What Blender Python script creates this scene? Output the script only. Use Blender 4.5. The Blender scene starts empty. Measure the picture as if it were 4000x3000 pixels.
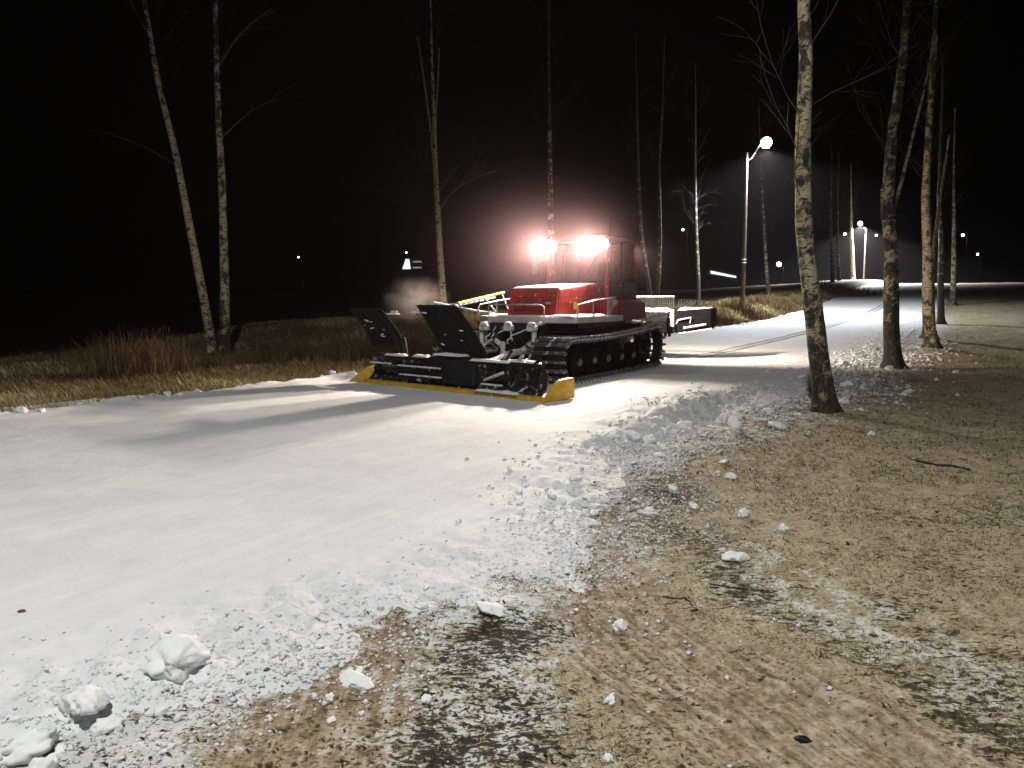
import bpy, bmesh, math, random
import numpy as np
from mathutils import Vector, Matrix

R = math.radians
scn = bpy.context.scene
COL = scn.collection
random.seed(7)
rng = np.random.default_rng(11)

# ------------------------------------------------------------------ camera
cam_d = bpy.data.cameras.new('camera')
cam = bpy.data.objects.new('camera', cam_d)
COL.objects.link(cam)
cam.location = (0, 0, 1.7)
cam.rotation_euler = (R(90) - math.atan(179 / 1661.0), 0, 0)
cam_d.sensor_width = 36
cam_d.lens = 36 * 1661 / 2212.0
cam_d.clip_start = 0.05
cam_d.clip_end = 2000
scn.camera = cam

# ------------------------------------------------------------------ night sky, moon, exposure
world = bpy.data.worlds.new('World')
scn.world = world
world.use_nodes = True
wn = world.node_tree.nodes
wl = world.node_tree.links
sky = wn.new('ShaderNodeTexSky')
sky.sky_type = 'NISHITA'
sky.sun_disc = False
sky.sun_elevation = R(-7.0)
sky.sun_rotation = R(200)
wl.new(sky.outputs[0], wn['Background'].inputs[0])
wn['Background'].inputs[1].default_value = 0.05
moon_d = bpy.data.lights.new('moon', 'SUN')
moon_d.energy = 0.006
moon_d.angle = R(12)
moon_d.color = (0.9, 0.95, 1.0)
moon = bpy.data.objects.new('moon', moon_d)
COL.objects.link(moon)
moon.rotation_euler = (R(35), R(-20), 0)
scn.view_settings.view_transform = 'Standard'
scn.view_settings.look = 'None'
scn.view_settings.exposure = 0.0
scn.view_settings.gamma = 1.0
scn.view_settings.use_curve_mapping = False
scn.cycles.use_denoising = True
scn.cycles.max_bounces = 6
scn.cycles.diffuse_bounces = 3
scn.cycles.volume_bounces = 0
scn.cycles.transparent_max_bounces = 12
scn.cycles.sample_clamp_indirect = 4.0
scn.cycles.volume_max_steps = 48
scn.cycles.volume_step_rate = 2.0
scn.cycles.use_adaptive_sampling = True
scn.cycles.adaptive_threshold = 0.03

# light strengths (watts)
STREET_W = 5400.0
HEAD_W = 1950.0
REAR_W = 4500.0
STREET_COL = (0.985, 0.985, 0.955)
COOL_COL = (0.93, 0.97, 1.0)
REAR_COL = (1.0, 0.82, 0.66)
HEAD_COL = (1.0, 0.85, 0.71)

# ------------------------------------------------------------------ noise
def _h(ix, iy, seed):
    n = (ix.astype(np.int64) * 374761393 + iy.astype(np.int64) * 668265263 + seed * 982451653) & 0xFFFFFFFF
    n = ((n ^ (n >> 13)) * 1274126177) & 0xFFFFFFFF
    n = (n ^ (n >> 16)) & 0xFFFFFFFF
    return n.astype(np.float64) / 2147483648.0 - 1.0

def vn(x, y, seed=0):
    x = np.asarray(x, float); y = np.asarray(y, float)
    ix = np.floor(x); iy = np.floor(y)
    fx = x - ix; fy = y - iy
    ix = ix.astype(np.int64); iy = iy.astype(np.int64)
    ux = fx * fx * fx * (fx * (fx * 6 - 15) + 10); uy = fy * fy * fy * (fy * (fy * 6 - 15) + 10)
    a = _h(ix, iy, seed); b = _h(ix + 1, iy, seed); c = _h(ix, iy + 1, seed); d = _h(ix + 1, iy + 1, seed)
    return (a * (1 - ux) + b * ux) * (1 - uy) + (c * (1 - ux) + d * ux) * uy

def fbm(x, y, o=4, seed=0, g=0.5):
    r = 0; a = 1.0; t = 0
    for i in range(o):
        ca, sa = math.cos(i * 1.1), math.sin(i * 1.1)
        r = r + a * vn((x * ca - y * sa) * 2 ** i, (x * sa + y * ca) * 2 ** i, seed + i * 17); t += a; a *= g
    return r / t

def cells(x, y, seed=0):
    """distance to the nearest jittered point, cell size 1"""
    ix = np.floor(x).astype(np.int64); iy = np.floor(y).astype(np.int64)
    best = np.full(np.shape(x), 9.0)
    for dx in (-1, 0, 1):
        for dy in (-1, 0, 1):
            cx = ix + dx; cy = iy + dy
            px = cx + 0.5 + 0.45 * _h(cx, cy, seed); py = cy + 0.5 + 0.45 * _h(cx, cy, seed + 5)
            best = np.minimum(best, np.hypot(x - px, y - py) / (0.65 + 0.35 * _h(cx, cy, seed + 9)))
    return best

def sst(a, b, x):
    t = np.clip((np.asarray(x, float) - a) / (b - a), 0, 1)
    return t * t * (3 - 2 * t)

# ------------------------------------------------------------------ lie of the land: s runs along the piste, t across it
L0 = np.array([-7.4, 11.1]); DS = np.array([0.522, 0.853]); DT = np.array([0.853, -0.522])
def to_st(x, y):
    qx = x - L0[0]; qy = y - L0[1]
    return qx * DS[0] + qy * DS[1], qx * DT[0] + qy * DT[1]
def to_xy(s, t):
    return L0[0] + DS[0] * s + DT[0] * t, L0[1] + DS[1] * s + DT[1] * t

def rise(s):
    s = np.asarray(s, float)
    a = 0.0005 * np.clip(s - 10, 0, 75) ** 2
    b = 1.875 * (1 - np.exp(-np.clip(s - 85, 0, 300) / 25))
    c = 2.6 * sst(125, 230, s)
    return a + b - c

def seg_dist(x, y, pts):
    d = np.full(np.shape(x), 1e9); k = np.zeros(np.shape(x))
    n = len(pts) - 1
    for i in range(n):
        ax, ay = pts[i]; bx, by = pts[i + 1]
        ux, uy = bx - ax, by - ay
        q = np.clip(((x - ax) * ux + (y - ay) * uy) / (ux * ux + uy * uy), 0, 1)
        e = np.hypot(x - ax - q * ux, y - ay - q * uy)
        k = np.where(e < d, (i + q) / n, k); d = np.minimum(d, e)
    return d, k

RUT_A = [(0.86, 7.6), (0.81, 7.21), (0.58, 6.06), (0.5, 4.93), (0.58, 4.14), (0.77, 3.56), (1.05, 3.05), (1.24, 2.6), (1.6, 1.9)]
RUT_B = [(-0.96, 3.95), (-0.93, 3.56), (-0.85, 3.01), (-0.78, 2.6), (-0.7, 1.5)]
GRAVEL = [(0.04, 4.05), (-0.12, 3.75), (-0.25, 3.4), (-0.18, 2.6), (-0.1, 1.6)]
GREENISH = [(1.2, 5.5), (1.35, 5.02), (1.51, 4.21), (1.67, 3.56), (1.87, 2.91), (2.1, 2.2)]
FROSTY = [(1.6, 5.2), (1.6, 4.66), (1.78, 3.95), (2.12, 3.12), (2.5, 2.4)]

def right_edge(s):
    e = np.interp(s, [-30, -5, -4.2, -3.4, -2.5, -2.0, -0.9, 0.6, 2.2, 5.4, 9, 14, 20, 40, 200],
                  [9.0, 9.0, 9.0, 9.2, 9.1, 9.6, 9.6, 9.0, 8.65, 8.5, 9.1, 9.2, 9.2, 9.3, 9.3])
    return e
def left_edge(s):
    return np.interp(s, [-50, 30, 42, 55, 90, 200], [0, 0, 0.9, 0.6, -0.5, -0.5])

def ground_z(x, y):
    s, t = to_st(x, y)
    z = rise(s)
    bank = sst(-0.2, -1.6, t) * (0.10 + 0.55 * sst(26, 44, s)) * (1 - 0.6 * sst(-5, -11, t))
    z = z + bank - 0.9 * sst(-9, -30, t)
    z = z + 0.95 * sst(-0.8, -5.5, t) * (1 - sst(-9, -18, t)) * sst(7.5, 14, s) * (1 - sst(24, 44, s))
    z = z + 0.35 * sst(12, 30, t) * 0.4
    under = sst(-0.25, 0.5, t) * (1 - sst(8.3, 9.1, t))
    z = z - 0.16 * under - 0.03
    rough = 0.05 * fbm(x * 0.9, y * 0.9, 3, 3) + 0.013 * fbm(x * 4.5, y * 4.5, 4, 21, 0.65)
    ra, _ = seg_dist(x, y, RUT_A); rb, _ = seg_dist(x, y, RUT_B)
    flat = np.clip(sst(0.5, 0.25, ra) + sst(0.4, 0.25, rb), 0, 1)
    z = z + rough * (1 - 0.85 * flat) - 0.035 * flat
    tuss = sst(9.6, 11, t) + sst(-0.1, -1, t)
    z = z + tuss * 0.02 * fbm(x * 9, y * 9, 4, 33, 0.7)
    return z

def piste_z(s, t):
    x, y = to_xy(s, t)
    z = rise(s) + 0.045
    z = z + 0.014 * fbm(s * 0.25, t * 1.1, 3, 41) + 0.007 * fbm(s * 0.5, t * 6.0, 3, 47, 0.6) + 0.005 * fbm(x * 6, y * 6, 3, 49, 0.6)
    # faint wear and loose crumbs on the groomed surface
    crumb = np.clip(0.42 - cells(x * 9, y * 9, 61), 0, 1) * (vn(x * 1.3, y * 1.3, 5) > 0.35)
    z = z + 0.010 * crumb
    # left edge
    dl = t - left_edge(s) + 0.22 * fbm(s * 1.7, t * 1.7, 3, 51)
    z = z + 0.06 * np.exp(-((dl - 0.12) / 0.22) ** 2) * (0.5 + 1.6 * np.clip(fbm(s * 3, t * 3, 3, 8), 0, 1))
    z = z - 0.45 * sst(0.08, -0.28, dl)
    # right edge: thins out raggedly
    te = right_edge(s)
    dr = t - te
    n1 = fbm(x * 2.2, y * 2.2, 4, 71)
    z = z - 0.10 * sst(-0.9, 0.5, dr + 0.35 * n1) - 0.12 * sst(0.0, 0.9, dr + 0.4 * n1)
    prox = np.exp(-((dr + 0.15) / 0.55) ** 2)
    z = z + np.exp(-((dr - 0.1) / 0.5) ** 2) * 0.020 * fbm(x * 11, y * 11, 4, 87, 0.7)
    lump = np.clip(0.62 - cells(x * 5.5, y * 5.5, 81), 0, 1) * 1.3 + 0.6 * np.clip(0.6 - cells(x * 12, y * 12, 83), 0, 1)
    z = z + prox * (0.022 * lump + 0.016 * fbm(x * 9, y * 9, 3, 85) + 0.02 * fbm(x * 3, y * 3, 2, 86))
    hold = dr < -0.05 + 0.35 * vn(x * 1.7, y * 1.7, 73) + 0.35 * fbm(x * 6, y * 6, 3, 74, 0.65)
    z = np.where(hold & (s > -4) & (s < 3), np.maximum(z, ground_z(x, y) + 0.010), z)
    big = np.clip(0.7 - cells(x * 3.1, y * 3.1, 89), 0, 1) * (0.7 + 0.5 * fbm(x * 14, y * 14, 3, 90))
    z = z + np.exp(-((dr + 0.25) / 0.5) ** 2) * sst(-2.4, -3.3, s) * 0.13 * big
    # spill berm pushed up beside the blade
    am = np.exp(-((s - 5.9) / 3.2) ** 2) * (0.8 + 0.25 * vn(s * 0.9, s * 0.3, 4))
    tc = 8.2 + 0.18 * vn(s * 1.3, 0.3, 91) + 0.03 * vn(s * 5.0, 1.3, 92)
    up = sst(6.1, 7.9, t); dn = 1 - sst(tc, tc + 0.42, t)
    berm = 0.27 * am * up * dn
    face = am * np.exp(-((t - tc - 0.15) / 0.3) ** 2)
    z = z + berm + face * (0.06 * lump + 0.035 * fbm(x * 3, y * 3, 4, 95, 0.65))
    # churned spill by the trees further on
    ch = sst(6, 12, s) * (1 - sst(34, 48, s)) * np.exp(-((t - 9.5) / 0.9) ** 2)
    z = z + ch * (0.06 * lump + 0.05 * fbm(x * 2.5, y * 2.5, 3, 97) - 0.01)
    # classic ski track pressed behind the machine
    gr = sst(15.5, 17.5, s) * (1 - sst(74, 78, s))
    off = 5.0 - 0.2 * np.sin(s * 0.09)
    for c in (off, off + 0.36):
        z = z - gr * 0.085 * (1 - sst(0.045, 0.095, np.abs(t - c)))
    return z

# ------------------------------------------------------------------ materials
MATS = {}
def nodes_of(name):
    m = bpy.data.materials.new(name); m.use_nodes = True
    MATS[name] = m
    nt = m.node_tree
    return m, nt, nt.nodes, nt.links, nt.nodes['Principled BSDF']

def lnk(nt, a, b): nt.links.new(a, b)

def tex_noise(nt, vec, scale, detail=4, rough=0.55, dist=0.0):
    n = nt.nodes.new('ShaderNodeTexNoise')
    n.inputs['Scale'].default_value = scale; n.inputs['Detail'].default_value = detail
    n.inputs['Roughness'].default_value = rough; n.inputs['Distortion'].default_value = dist
    if vec is not None: nt.links.new(vec, n.inputs['Vector'])
    return n.outputs['Fac']

def ramp(nt, fac, stops, interp='LINEAR'):
    r = nt.nodes.new('ShaderNodeValToRGB'); r.color_ramp.interpolation = interp
    els = r.color_ramp.elements
    while len(els) < len(stops): els.new(0.5)
    for e, (p, c) in zip(els, stops):
        e.position = p; e.color = (*c, 1) if len(c) == 3 else c
    nt.links.new(fac, r.inputs[0])
    return r.outputs[0]

def g(v): return (v, v, v)

def mixc(nt, fac, a, b):
    m = nt.nodes.new('ShaderNodeMix'); m.data_type = 'RGBA'
    for sock, val in ((0, fac), (6, a), (7, b)):
        if isinstance(val, (int, float)): m.inputs[sock].default_value = val
        elif isinstance(val, tuple): m.inputs[sock].default_value = (*val, 1)
        else: nt.links.new(val, m.inputs[sock])
    return m.outputs[2]

def mth(nt, op, a, b=None, clamp=False):
    m = nt.nodes.new('ShaderNodeMath'); m.operation = op; m.use_clamp = clamp
    for i, v in enumerate((a, b)):
        if v is None: continue
        if isinstance(v, (int, float)): m.inputs[i].default_value = v
        else: nt.links.new(v, m.inputs[i])
    return m.outputs[0]

def coord(nt, kind='Object', scale=(1, 1, 1), rot=(0, 0, 0)):
    c = nt.nodes.new('ShaderNodeTexCoord')
    mp = nt.nodes.new('ShaderNodeMapping')
    mp.inputs['Scale'].default_value = scale; mp.inputs['Rotation'].default_value = rot
    nt.links.new(c.outputs[kind], mp.inputs[0])
    return mp.outputs[0]

def attr(nt, name):
    a = nt.nodes.new('ShaderNodeAttribute'); a.attribute_name = name
    return a.outputs['Fac']

def bump(nt, h, strength, dist):
    b = nt.nodes.new('ShaderNodeBump'); b.inputs['Strength'].default_value = strength; b.inputs['Distance'].default_value = dist
    nt.links.new(h, b.inputs['Height'])
    return b.outputs[0]

def simple(name, col, rough=0.5, metal=0.0, var=0.25, scale=6.0, bstr=0.0, snow=0.0, spec=0.5):
    """painted / rubber / metal surface with uneven tone, and optional frost flecks"""
    m, nt, N, Lk, p = nodes_of(name)
    v = coord(nt)
    n = tex_noise(nt, v, scale, 5)
    dark = tuple(c * (1 - var) for c in col); lite = tuple(min(1, c * (1 + var)) for c in col)
    c = ramp(nt, n, [(0.3, dark), (0.7, lite)])
    if snow > 0:
        n2 = tex_noise(nt, v, 9.0, 6, 0.7)
        f = ramp(nt, n2, [(0.62 - snow * 0.2, g(0)), (0.68 - snow * 0.2, g(1))])
        c = mixc(nt, f, c, (0.72, 0.74, 0.75))
    Lk.new(c, p.inputs['Base Color'])
    r = ramp(nt, tex_noise(nt, v, scale * 3, 3), [(0.3, g(max(0.05, rough - 0.12))), (0.7, g(min(1, rough + 0.12)))])
    Lk.new(r, p.inputs['Roughness'])
    p.inputs['Metallic'].default_value = metal
    p.inputs['Specular IOR Level'].default_value = spec
    if bstr > 0: Lk.new(bump(nt, tex_noise(nt, v, scale * 8, 4), bstr, 0.01), p.inputs['Normal'])
    return m

simple('red_paint', (0.36, 0.022, 0.02), 0.42, 0, 0.35, 3.0, 0.08, 0.02)
simple('dark_red_paint', (0.11, 0.012, 0.011), 0.45, 0, 0.3, 3.0)
simple('black_steel', (0.018, 0.018, 0.02), 0.5, 0.0, 0.4, 5.0, 0.15, 0.0, 0.15)
simple('black_rubber', (0.014, 0.014, 0.016), 0.75, 0, 0.4, 7.0, 0.2, 0.0, 0.10)
simple('tiller_black', (0.006, 0.006, 0.007), 0.7, 0, 0.4, 6.0, 0.15, 0.0, 0.06)
simple('blade_steel', (0.022, 0.021, 0.022), 0.45, 0.2, 0.4, 4.0, 0.2, 0.25)
simple('yellow_paint', (0.62, 0.36, 0.03), 0.45, 0, 0.2, 4.0, 0.05, 0.12)
simple('grey_deck', (0.52, 0.49, 0.48), 0.5, 0.1, 0.2, 5.0)
simple('aluminium', (0.42, 0.43, 0.42), 0.4, 0.7, 0.3, 9.0, 0.1)
simple('cleat_metal', (0.10, 0.105, 0.10), 0.5, 0.3, 0.4, 7.0, 0.1, 0.42)
simple('frosted_steel', (0.40, 0.41, 0.40), 0.7, 0, 0.3, 6.0, 0.3, 1.0)
simple('seat_fabric', (0.05, 0.045, 0.05), 0.9, 0, 0.3)
simple('pole_wood', (0.075, 0.048, 0.032), 0.85, 0, 0.35, 5.0, 0.4)
simple('galvanised', (0.35, 0.36, 0.36), 0.45, 0.6, 0.2, 8.0)
simple('house_wall', (0.05, 0.035, 0.03), 0.85, 0, 0.15, 1.0)
simple('house_roof', (0.03, 0.028, 0.028), 0.8, 0, 0.2, 1.0)
simple('stick_bark', (0.05, 0.032, 0.02), 0.9, 0, 0.4, 12.0)
simple('dead_leaf', (0.10, 0.05, 0.022), 0.8, 0, 0.4, 30.0)
simple('orange_lens', (0.55, 0.18, 0.03), 0.3, 0, 0.1)

def emit(name, col, strength):
    m, nt, N, Lk, p = nodes_of(name)
    p.inputs['Base Color'].default_value = (0.8, 0.8, 0.8, 1)
    p.inputs['Emission Color'].default_value = (*col, 1)
    p.inputs['Emission Strength'].default_value = strength
    return m
emit('lamp_lens', HEAD_COL, 120.0)
emit('street_lens', (0.97, 1.0, 0.9), 140.0)
emit('far_lens', (0.95, 1.0, 0.95), 30.0)
emit('lit_pane', (0.85, 1.0, 0.98), 1.6)
emit('dim_pane', (1.0, 0.85, 0.75), 0.25)
emit('tube_light', (0.9, 0.95, 1.0), 1.1)

def glass():
    m, nt, N, Lk, p = nodes_of('cab_glass')
    tr = N.new('ShaderNodeBsdfTransparent'); tr.inputs[0].default_value = (0.82, 0.84, 0.84, 1)
    gl = N.new('ShaderNodeBsdfGlossy'); gl.inputs['Roughness'].default_value = 0.06
    fr = N.new('ShaderNodeFresnel'); fr.inputs[0].default_value = 1.45
    dirt = N.new('ShaderNodeBsdfDiffuse'); dirt.inputs[0].default_value = (0.5, 0.5, 0.5, 1)
    v = coord(nt)
    f2 = ramp(nt, tex_noise(nt, v, 5, 5), [(0.4, g(0.02)), (0.75, g(0.16))])
    mx = N.new('ShaderNodeMixShader'); mx2 = N.new('ShaderNodeMixShader')
    Lk.new(fr.outputs[0], mx.inputs[0]); Lk.new(tr.outputs[0], mx.inputs[1]); Lk.new(gl.outputs[0], mx.inputs[2])
    Lk.new(f2, mx2.inputs[0]); Lk.new(mx.outputs[0], mx2.inputs[1]); Lk.new(dirt.outputs[0], mx2.inputs[2])
    Lk.new(mx2.outputs[0], N['Material Output'].inputs[0])
glass()

def snow_mat(name, base=(0.80, 0.81, 0.82), grain=1.0):
    m, nt, N, Lk, p = nodes_of(name)
    v = coord(nt)
    n = tex_noise(nt, v, 2.2, 6, 0.6)
    c = ramp(nt, n, [(0.3, tuple(b * 0.93 for b in base)), (0.7, base)])
    # flecks of bark and grit
    sp = tex_noise(nt, v, 55, 2, 0.5)
    zone = ramp(nt, tex_noise(nt, v, 0.9, 3), [(0.5, g(0)), (0.7, g(1))])
    f = mth(nt, 'MULTIPLY', ramp(nt, sp, [(0.73, g(0)), (0.77, g(1))]), zone)
    c = mixc(nt, mth(nt, 'MULTIPLY', f, 0.55), c, (0.13, 0.11, 0.09))
    Lk.new(c, p.inputs['Base Color'])
    p.inputs['Roughness'].default_value = 0.7
    p.inputs['Specular IOR Level'].default_value = 0.25
    h = mth(nt, 'ADD', mth(nt, 'MULTIPLY', tex_noise(nt, v, 38, 6, 0.65), 1.0), mth(nt, 'MULTIPLY', tex_noise(nt, v, 160, 3, 0.6), 0.35))
    Lk.new(bump(nt, h, 0.45 * grain, 0.02), p.inputs['Normal'])
    return m
snow_mat('snow')
snow_mat('packed_snow_cap', (0.84, 0.84, 0.84), 0.8)
simple('clod_snow', (0.86, 0.87, 0.87), 0.75, 0, 0.03, 2.5, 0.25)

def piste_mat():
    m, nt, N, Lk, p = nodes_of('piste_snow')
    v = coord(nt)
    ang = math.atan2(DS[1], DS[0])
    va = coord(nt, 'Object', (1, 1, 1), (0, 0, -ang))
    vs = coord(nt, 'Object', (1, 1, 1), (0, 0, -ang))
    st = N.new('ShaderNodeMapping'); st.inputs['Scale'].default_value = (0.35, 5.0, 1.0)
    Lk.new(va, st.inputs[0])
    n = tex_noise(nt, v, 1.2, 6, 0.6)
    n = mth(nt, 'ADD', mth(nt, 'MULTIPLY', n, 0.6), mth(nt, 'MULTIPLY', tex_noise(nt, st.outputs[0], 1.6, 5, 0.6), 0.4))
    c = ramp(nt, n, [(0.38, (0.72, 0.73, 0.74)), (0.6, (0.82, 0.83, 0.84))])
    edge = attr(nt, 'edge')
    n3 = tex_noise(nt, v, 26, 6, 0.7)
    f = mth(nt, 'MULTIPLY', ramp(nt, n3, [(0.54, g(0)), (0.60, g(1))]), edge)
    c = mixc(nt, mth(nt, 'MULTIPLY', f, 0.75), c, (0.16, 0.14, 0.11))
    sp = tex_noise(nt, v, 42, 2, 0.5)
    zone = ramp(nt, tex_noise(nt, v, 0.8, 3), [(0.48, g(0)), (0.7, g(1))])
    f = mth(nt, 'MULTIPLY', ramp(nt, sp, [(0.74, g(0)), (0.78, g(1))]), zone)
    c = mixc(nt, mth(nt, 'MULTIPLY', f, 0.6), c, (0.16, 0.14, 0.12))
    Lk.new(c, p.inputs['Base Color'])
    p.inputs['Roughness'].default_value = 0.75
    p.inputs['Specular IOR Level'].default_value = 0.2
    h = mth(nt, 'ADD', tex_noise(nt, v, 30, 6, 0.65), mth(nt, 'MULTIPLY', tex_noise(nt, st.outputs[0], 3, 4, 0.6), 0.9))
    h = mth(nt, 'ADD', h, mth(nt, 'MULTIPLY', tex_noise(nt, v, 150, 3, 0.6), 0.3))
    Lk.new(bump(nt, h, 0.42, 0.02), p.inputs['Normal'])
piste_mat()

def ground_mat():
    m, nt, N, Lk, p = nodes_of('frosted_ground')
    v = coord(nt)
    sand = attr(nt, 'sand'); grav = attr(nt, 'gravel'); frost = attr(nt, 'frost'); green = attr(nt, 'green'); left = attr(nt, 'bank'); along = attr(nt, 'along'); across = attr(nt, 'across'); dust = attr(nt, 'dust')
    vg = coord(nt, 'Object', (1.0, 2.1, 1.0), (0, 0, R(24)))
    def cen(n, k): return mth(nt, 'MULTIPLY', mth(nt, 'SUBTRACT', n, 0.5), k)
    def add(*a):
        r = a[0]
        for b in a[1:]: r = mth(nt, 'ADD', r, b)
        return r
    low = tex_noise(nt, v, 1.1, 4, 0.6); mid = tex_noise(nt, v, 6.0, 6, 0.7); fine = tex_noise(nt, vg, 42, 5, 0.7)
    # frozen grass, paler where thin snow lies in it
    tone = ramp(nt, add(fine, cen(mid, 0.5)), [(0.32, (0.19, 0.158, 0.09)), (0.48, (0.385, 0.325, 0.208)), (0.62, (0.535, 0.472, 0.335)), (0.75, (0.64, 0.59, 0.475))])
    # packed sandy wheel ruts with drag lines
    cb = N.new('ShaderNodeCombineXYZ'); Lk.new(mth(nt, 'MULTIPLY', along, 1.2), cb.inputs[0]); Lk.new(mth(nt, 'MULTIPLY', across, 22.0), cb.inputs[1])
    streak = tex_noise(nt, cb.outputs[0], 1.0, 5, 0.65)
    sc = ramp(nt, add(streak, cen(tex_noise(nt, v, 24, 6, 0.7), 0.8), cen(mid, 0.6)), [(0.30, (0.15, 0.105, 0.062)), (0.44, (0.29, 0.215, 0.14)), (0.56, (0.41, 0.325, 0.23)), (0.72, (0.56, 0.50, 0.41))])
    sf = ramp(nt, add(sand, cen(mid, 2.6), cen(low, 1.2)), [(0.25, g(0)), (0.75, g(0.9))])
    c = mixc(nt, sf, tone, sc)
    # settled snow dust
    w = ramp(nt, add(mth(nt, 'MULTIPLY', mth(nt, 'MAXIMUM', dust, mth(nt, 'MULTIPLY', frost, 0.55)), 0.9), cen(mid, 2.2), cen(tex_noise(nt, v, 30, 5, 0.7), 2.0)), [(0.45, g(0)), (0.85, g(0.95))])
    c = mixc(nt, w, c, (0.70, 0.71, 0.70))
    # dark flecks: bare soil, stones and dead leaves showing through
    spk = add(tex_noise(nt, vg, 17, 4, 0.62, 0.5), cen(low, 0.42), cen(mid, 0.3), mth(nt, 'MULTIPLY', sand, 0.045), mth(nt, 'MULTIPLY', grav, -0.085), mth(nt, 'MULTIPLY', green, -0.085))
    f1 = ramp(nt, spk, [(0.375, g(1)), (0.425, g(0))])
    spk2 = add(tex_noise(nt, v, 48, 3, 0.55), cen(low, 0.35), mth(nt, 'MULTIPLY', grav, -0.08), mth(nt, 'MULTIPLY', dust, -0.02))
    f2 = ramp(nt, spk2, [(0.345, g(0.9)), (0.39, g(0))])
    soil = ramp(nt, tex_noise(nt, v, 30, 4, 0.6), [(0.38, (0.03, 0.026, 0.015)), (0.62, (0.12, 0.09, 0.05))])
    soil = mixc(nt, mth(nt, 'MULTIPLY', grav, 0.85), soil, (0.032, 0.029, 0.025))
    c = mixc(nt, mth(nt, 'MAXIMUM', f1, f2), c, soil)
    # left bank: dead brown grass litter
    lc = ramp(nt, tex_noise(nt, v, 14, 6, 0.7), [(0.35, (0.04, 0.034, 0.016)), (0.5, (0.16, 0.125, 0.06)), (0.65, (0.30, 0.26, 0.14))])
    c = mixc(nt, left, c, lc)
    Lk.new(c, p.inputs['Base Color'])
    p.inputs['Roughness'].default_value = 0.9
    p.inputs['Specular IOR Level'].default_value = 0.15
    h = add(tex_noise(nt, v, 26, 7, 0.7), mth(nt, 'MULTIPLY', fine, 0.6), mth(nt, 'MULTIPLY', f1, -0.25), mth(nt, 'MULTIPLY', w, 0.12))
    Lk.new(bump(nt, h, 0.55, 0.022), p.inputs['Normal'])
ground_mat()

def bark_mat():
    m, nt, N, Lk, p = nodes_of('birch_bark')
    a = coord(nt, 'Object', (3.2, 3.2, 9.0))
    b = coord(nt, 'Object', (2.6, 2.6, 2.2))
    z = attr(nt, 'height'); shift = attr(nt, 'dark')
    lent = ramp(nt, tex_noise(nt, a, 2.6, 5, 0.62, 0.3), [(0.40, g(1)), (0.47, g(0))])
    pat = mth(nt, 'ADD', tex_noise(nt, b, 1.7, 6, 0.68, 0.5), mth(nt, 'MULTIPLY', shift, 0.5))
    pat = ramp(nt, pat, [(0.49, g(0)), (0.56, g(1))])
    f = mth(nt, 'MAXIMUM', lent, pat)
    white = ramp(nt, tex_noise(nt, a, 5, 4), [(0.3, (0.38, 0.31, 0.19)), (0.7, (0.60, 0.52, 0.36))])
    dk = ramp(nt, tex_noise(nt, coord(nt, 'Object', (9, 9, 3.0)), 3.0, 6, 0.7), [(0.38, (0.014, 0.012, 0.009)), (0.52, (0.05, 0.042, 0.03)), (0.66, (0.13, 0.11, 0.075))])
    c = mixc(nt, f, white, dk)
    Lk.new(c, p.inputs['Base Color'])
    p.inputs['Roughness'].default_value = 0.85
    h = mth(nt, 'SUBTRACT', tex_noise(nt, a, 9, 5, 0.7), mth(nt, 'MULTIPLY', f, 0.6))
    Lk.new(bump(nt, h, 0.6, 0.03), p.inputs['Normal'])
bark_mat()
simple('twig_bark', (0.04, 0.029, 0.022), 0.8, 0, 0.4, 3.0)

def grass_mat(name, stops):
    m, nt, N, Lk, p = nodes_of(name)
    c = ramp(nt, attr(nt, 'rnd'), stops)
    Lk.new(c, p.inputs['Base Color'])
    p.inputs['Roughness'].default_value = 0.8
    p.inputs['Specular IOR Level'].default_value = 0.2
grass_mat('dry_grass', [(0, (0.12, 0.075, 0.032)), (0.4, (0.25, 0.185, 0.078)), (0.75, (0.36, 0.31, 0.145)), (1.0, (0.55, 0.50, 0.33))])
grass_mat('rust_grass', [(0, (0.055, 0.03, 0.013)), (0.5, (0.11, 0.066, 0.027)), (1.0, (0.20, 0.135, 0.062))])
grass_mat('litter_leaf', [(0, (0.02, 0.017, 0.010)), (0.6, (0.05, 0.035, 0.018)), (1.0, (0.10, 0.065, 0.03))])
grass_mat('frost_grass', [(0, (0.13, 0.105, 0.055)), (0.35, (0.27, 0.23, 0.14)), (0.75, (0.40, 0.35, 0.22)), (1.0, (0.58, 0.54, 0.42))])

# ------------------------------------------------------------------ mesh helpers
def link(name, me, mat=None, parent=None, loc=None):
    o = bpy.data.objects.new(name, me); COL.objects.link(o)
    if mat and me is not None: 
        if not me.materials: me.materials.append(MATS[mat])
    if parent is not None: o.parent = parent
    if loc is not None: o.location = loc
    return o

def tag(o, label=None, cat=None, group=None, kind=None):
    if label: o['label'] = label
    if cat: o['category'] = cat
    if group: o['group'] = group
    if kind: o['kind'] = kind
    return o

def empty(name, loc, rz=0.0):
    o = bpy.data.objects.new(name, None); COL.objects.link(o)
    o.location = loc; o.rotation_euler = (0, 0, rz); o.empty_display_size = 0.2
    return o

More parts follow.
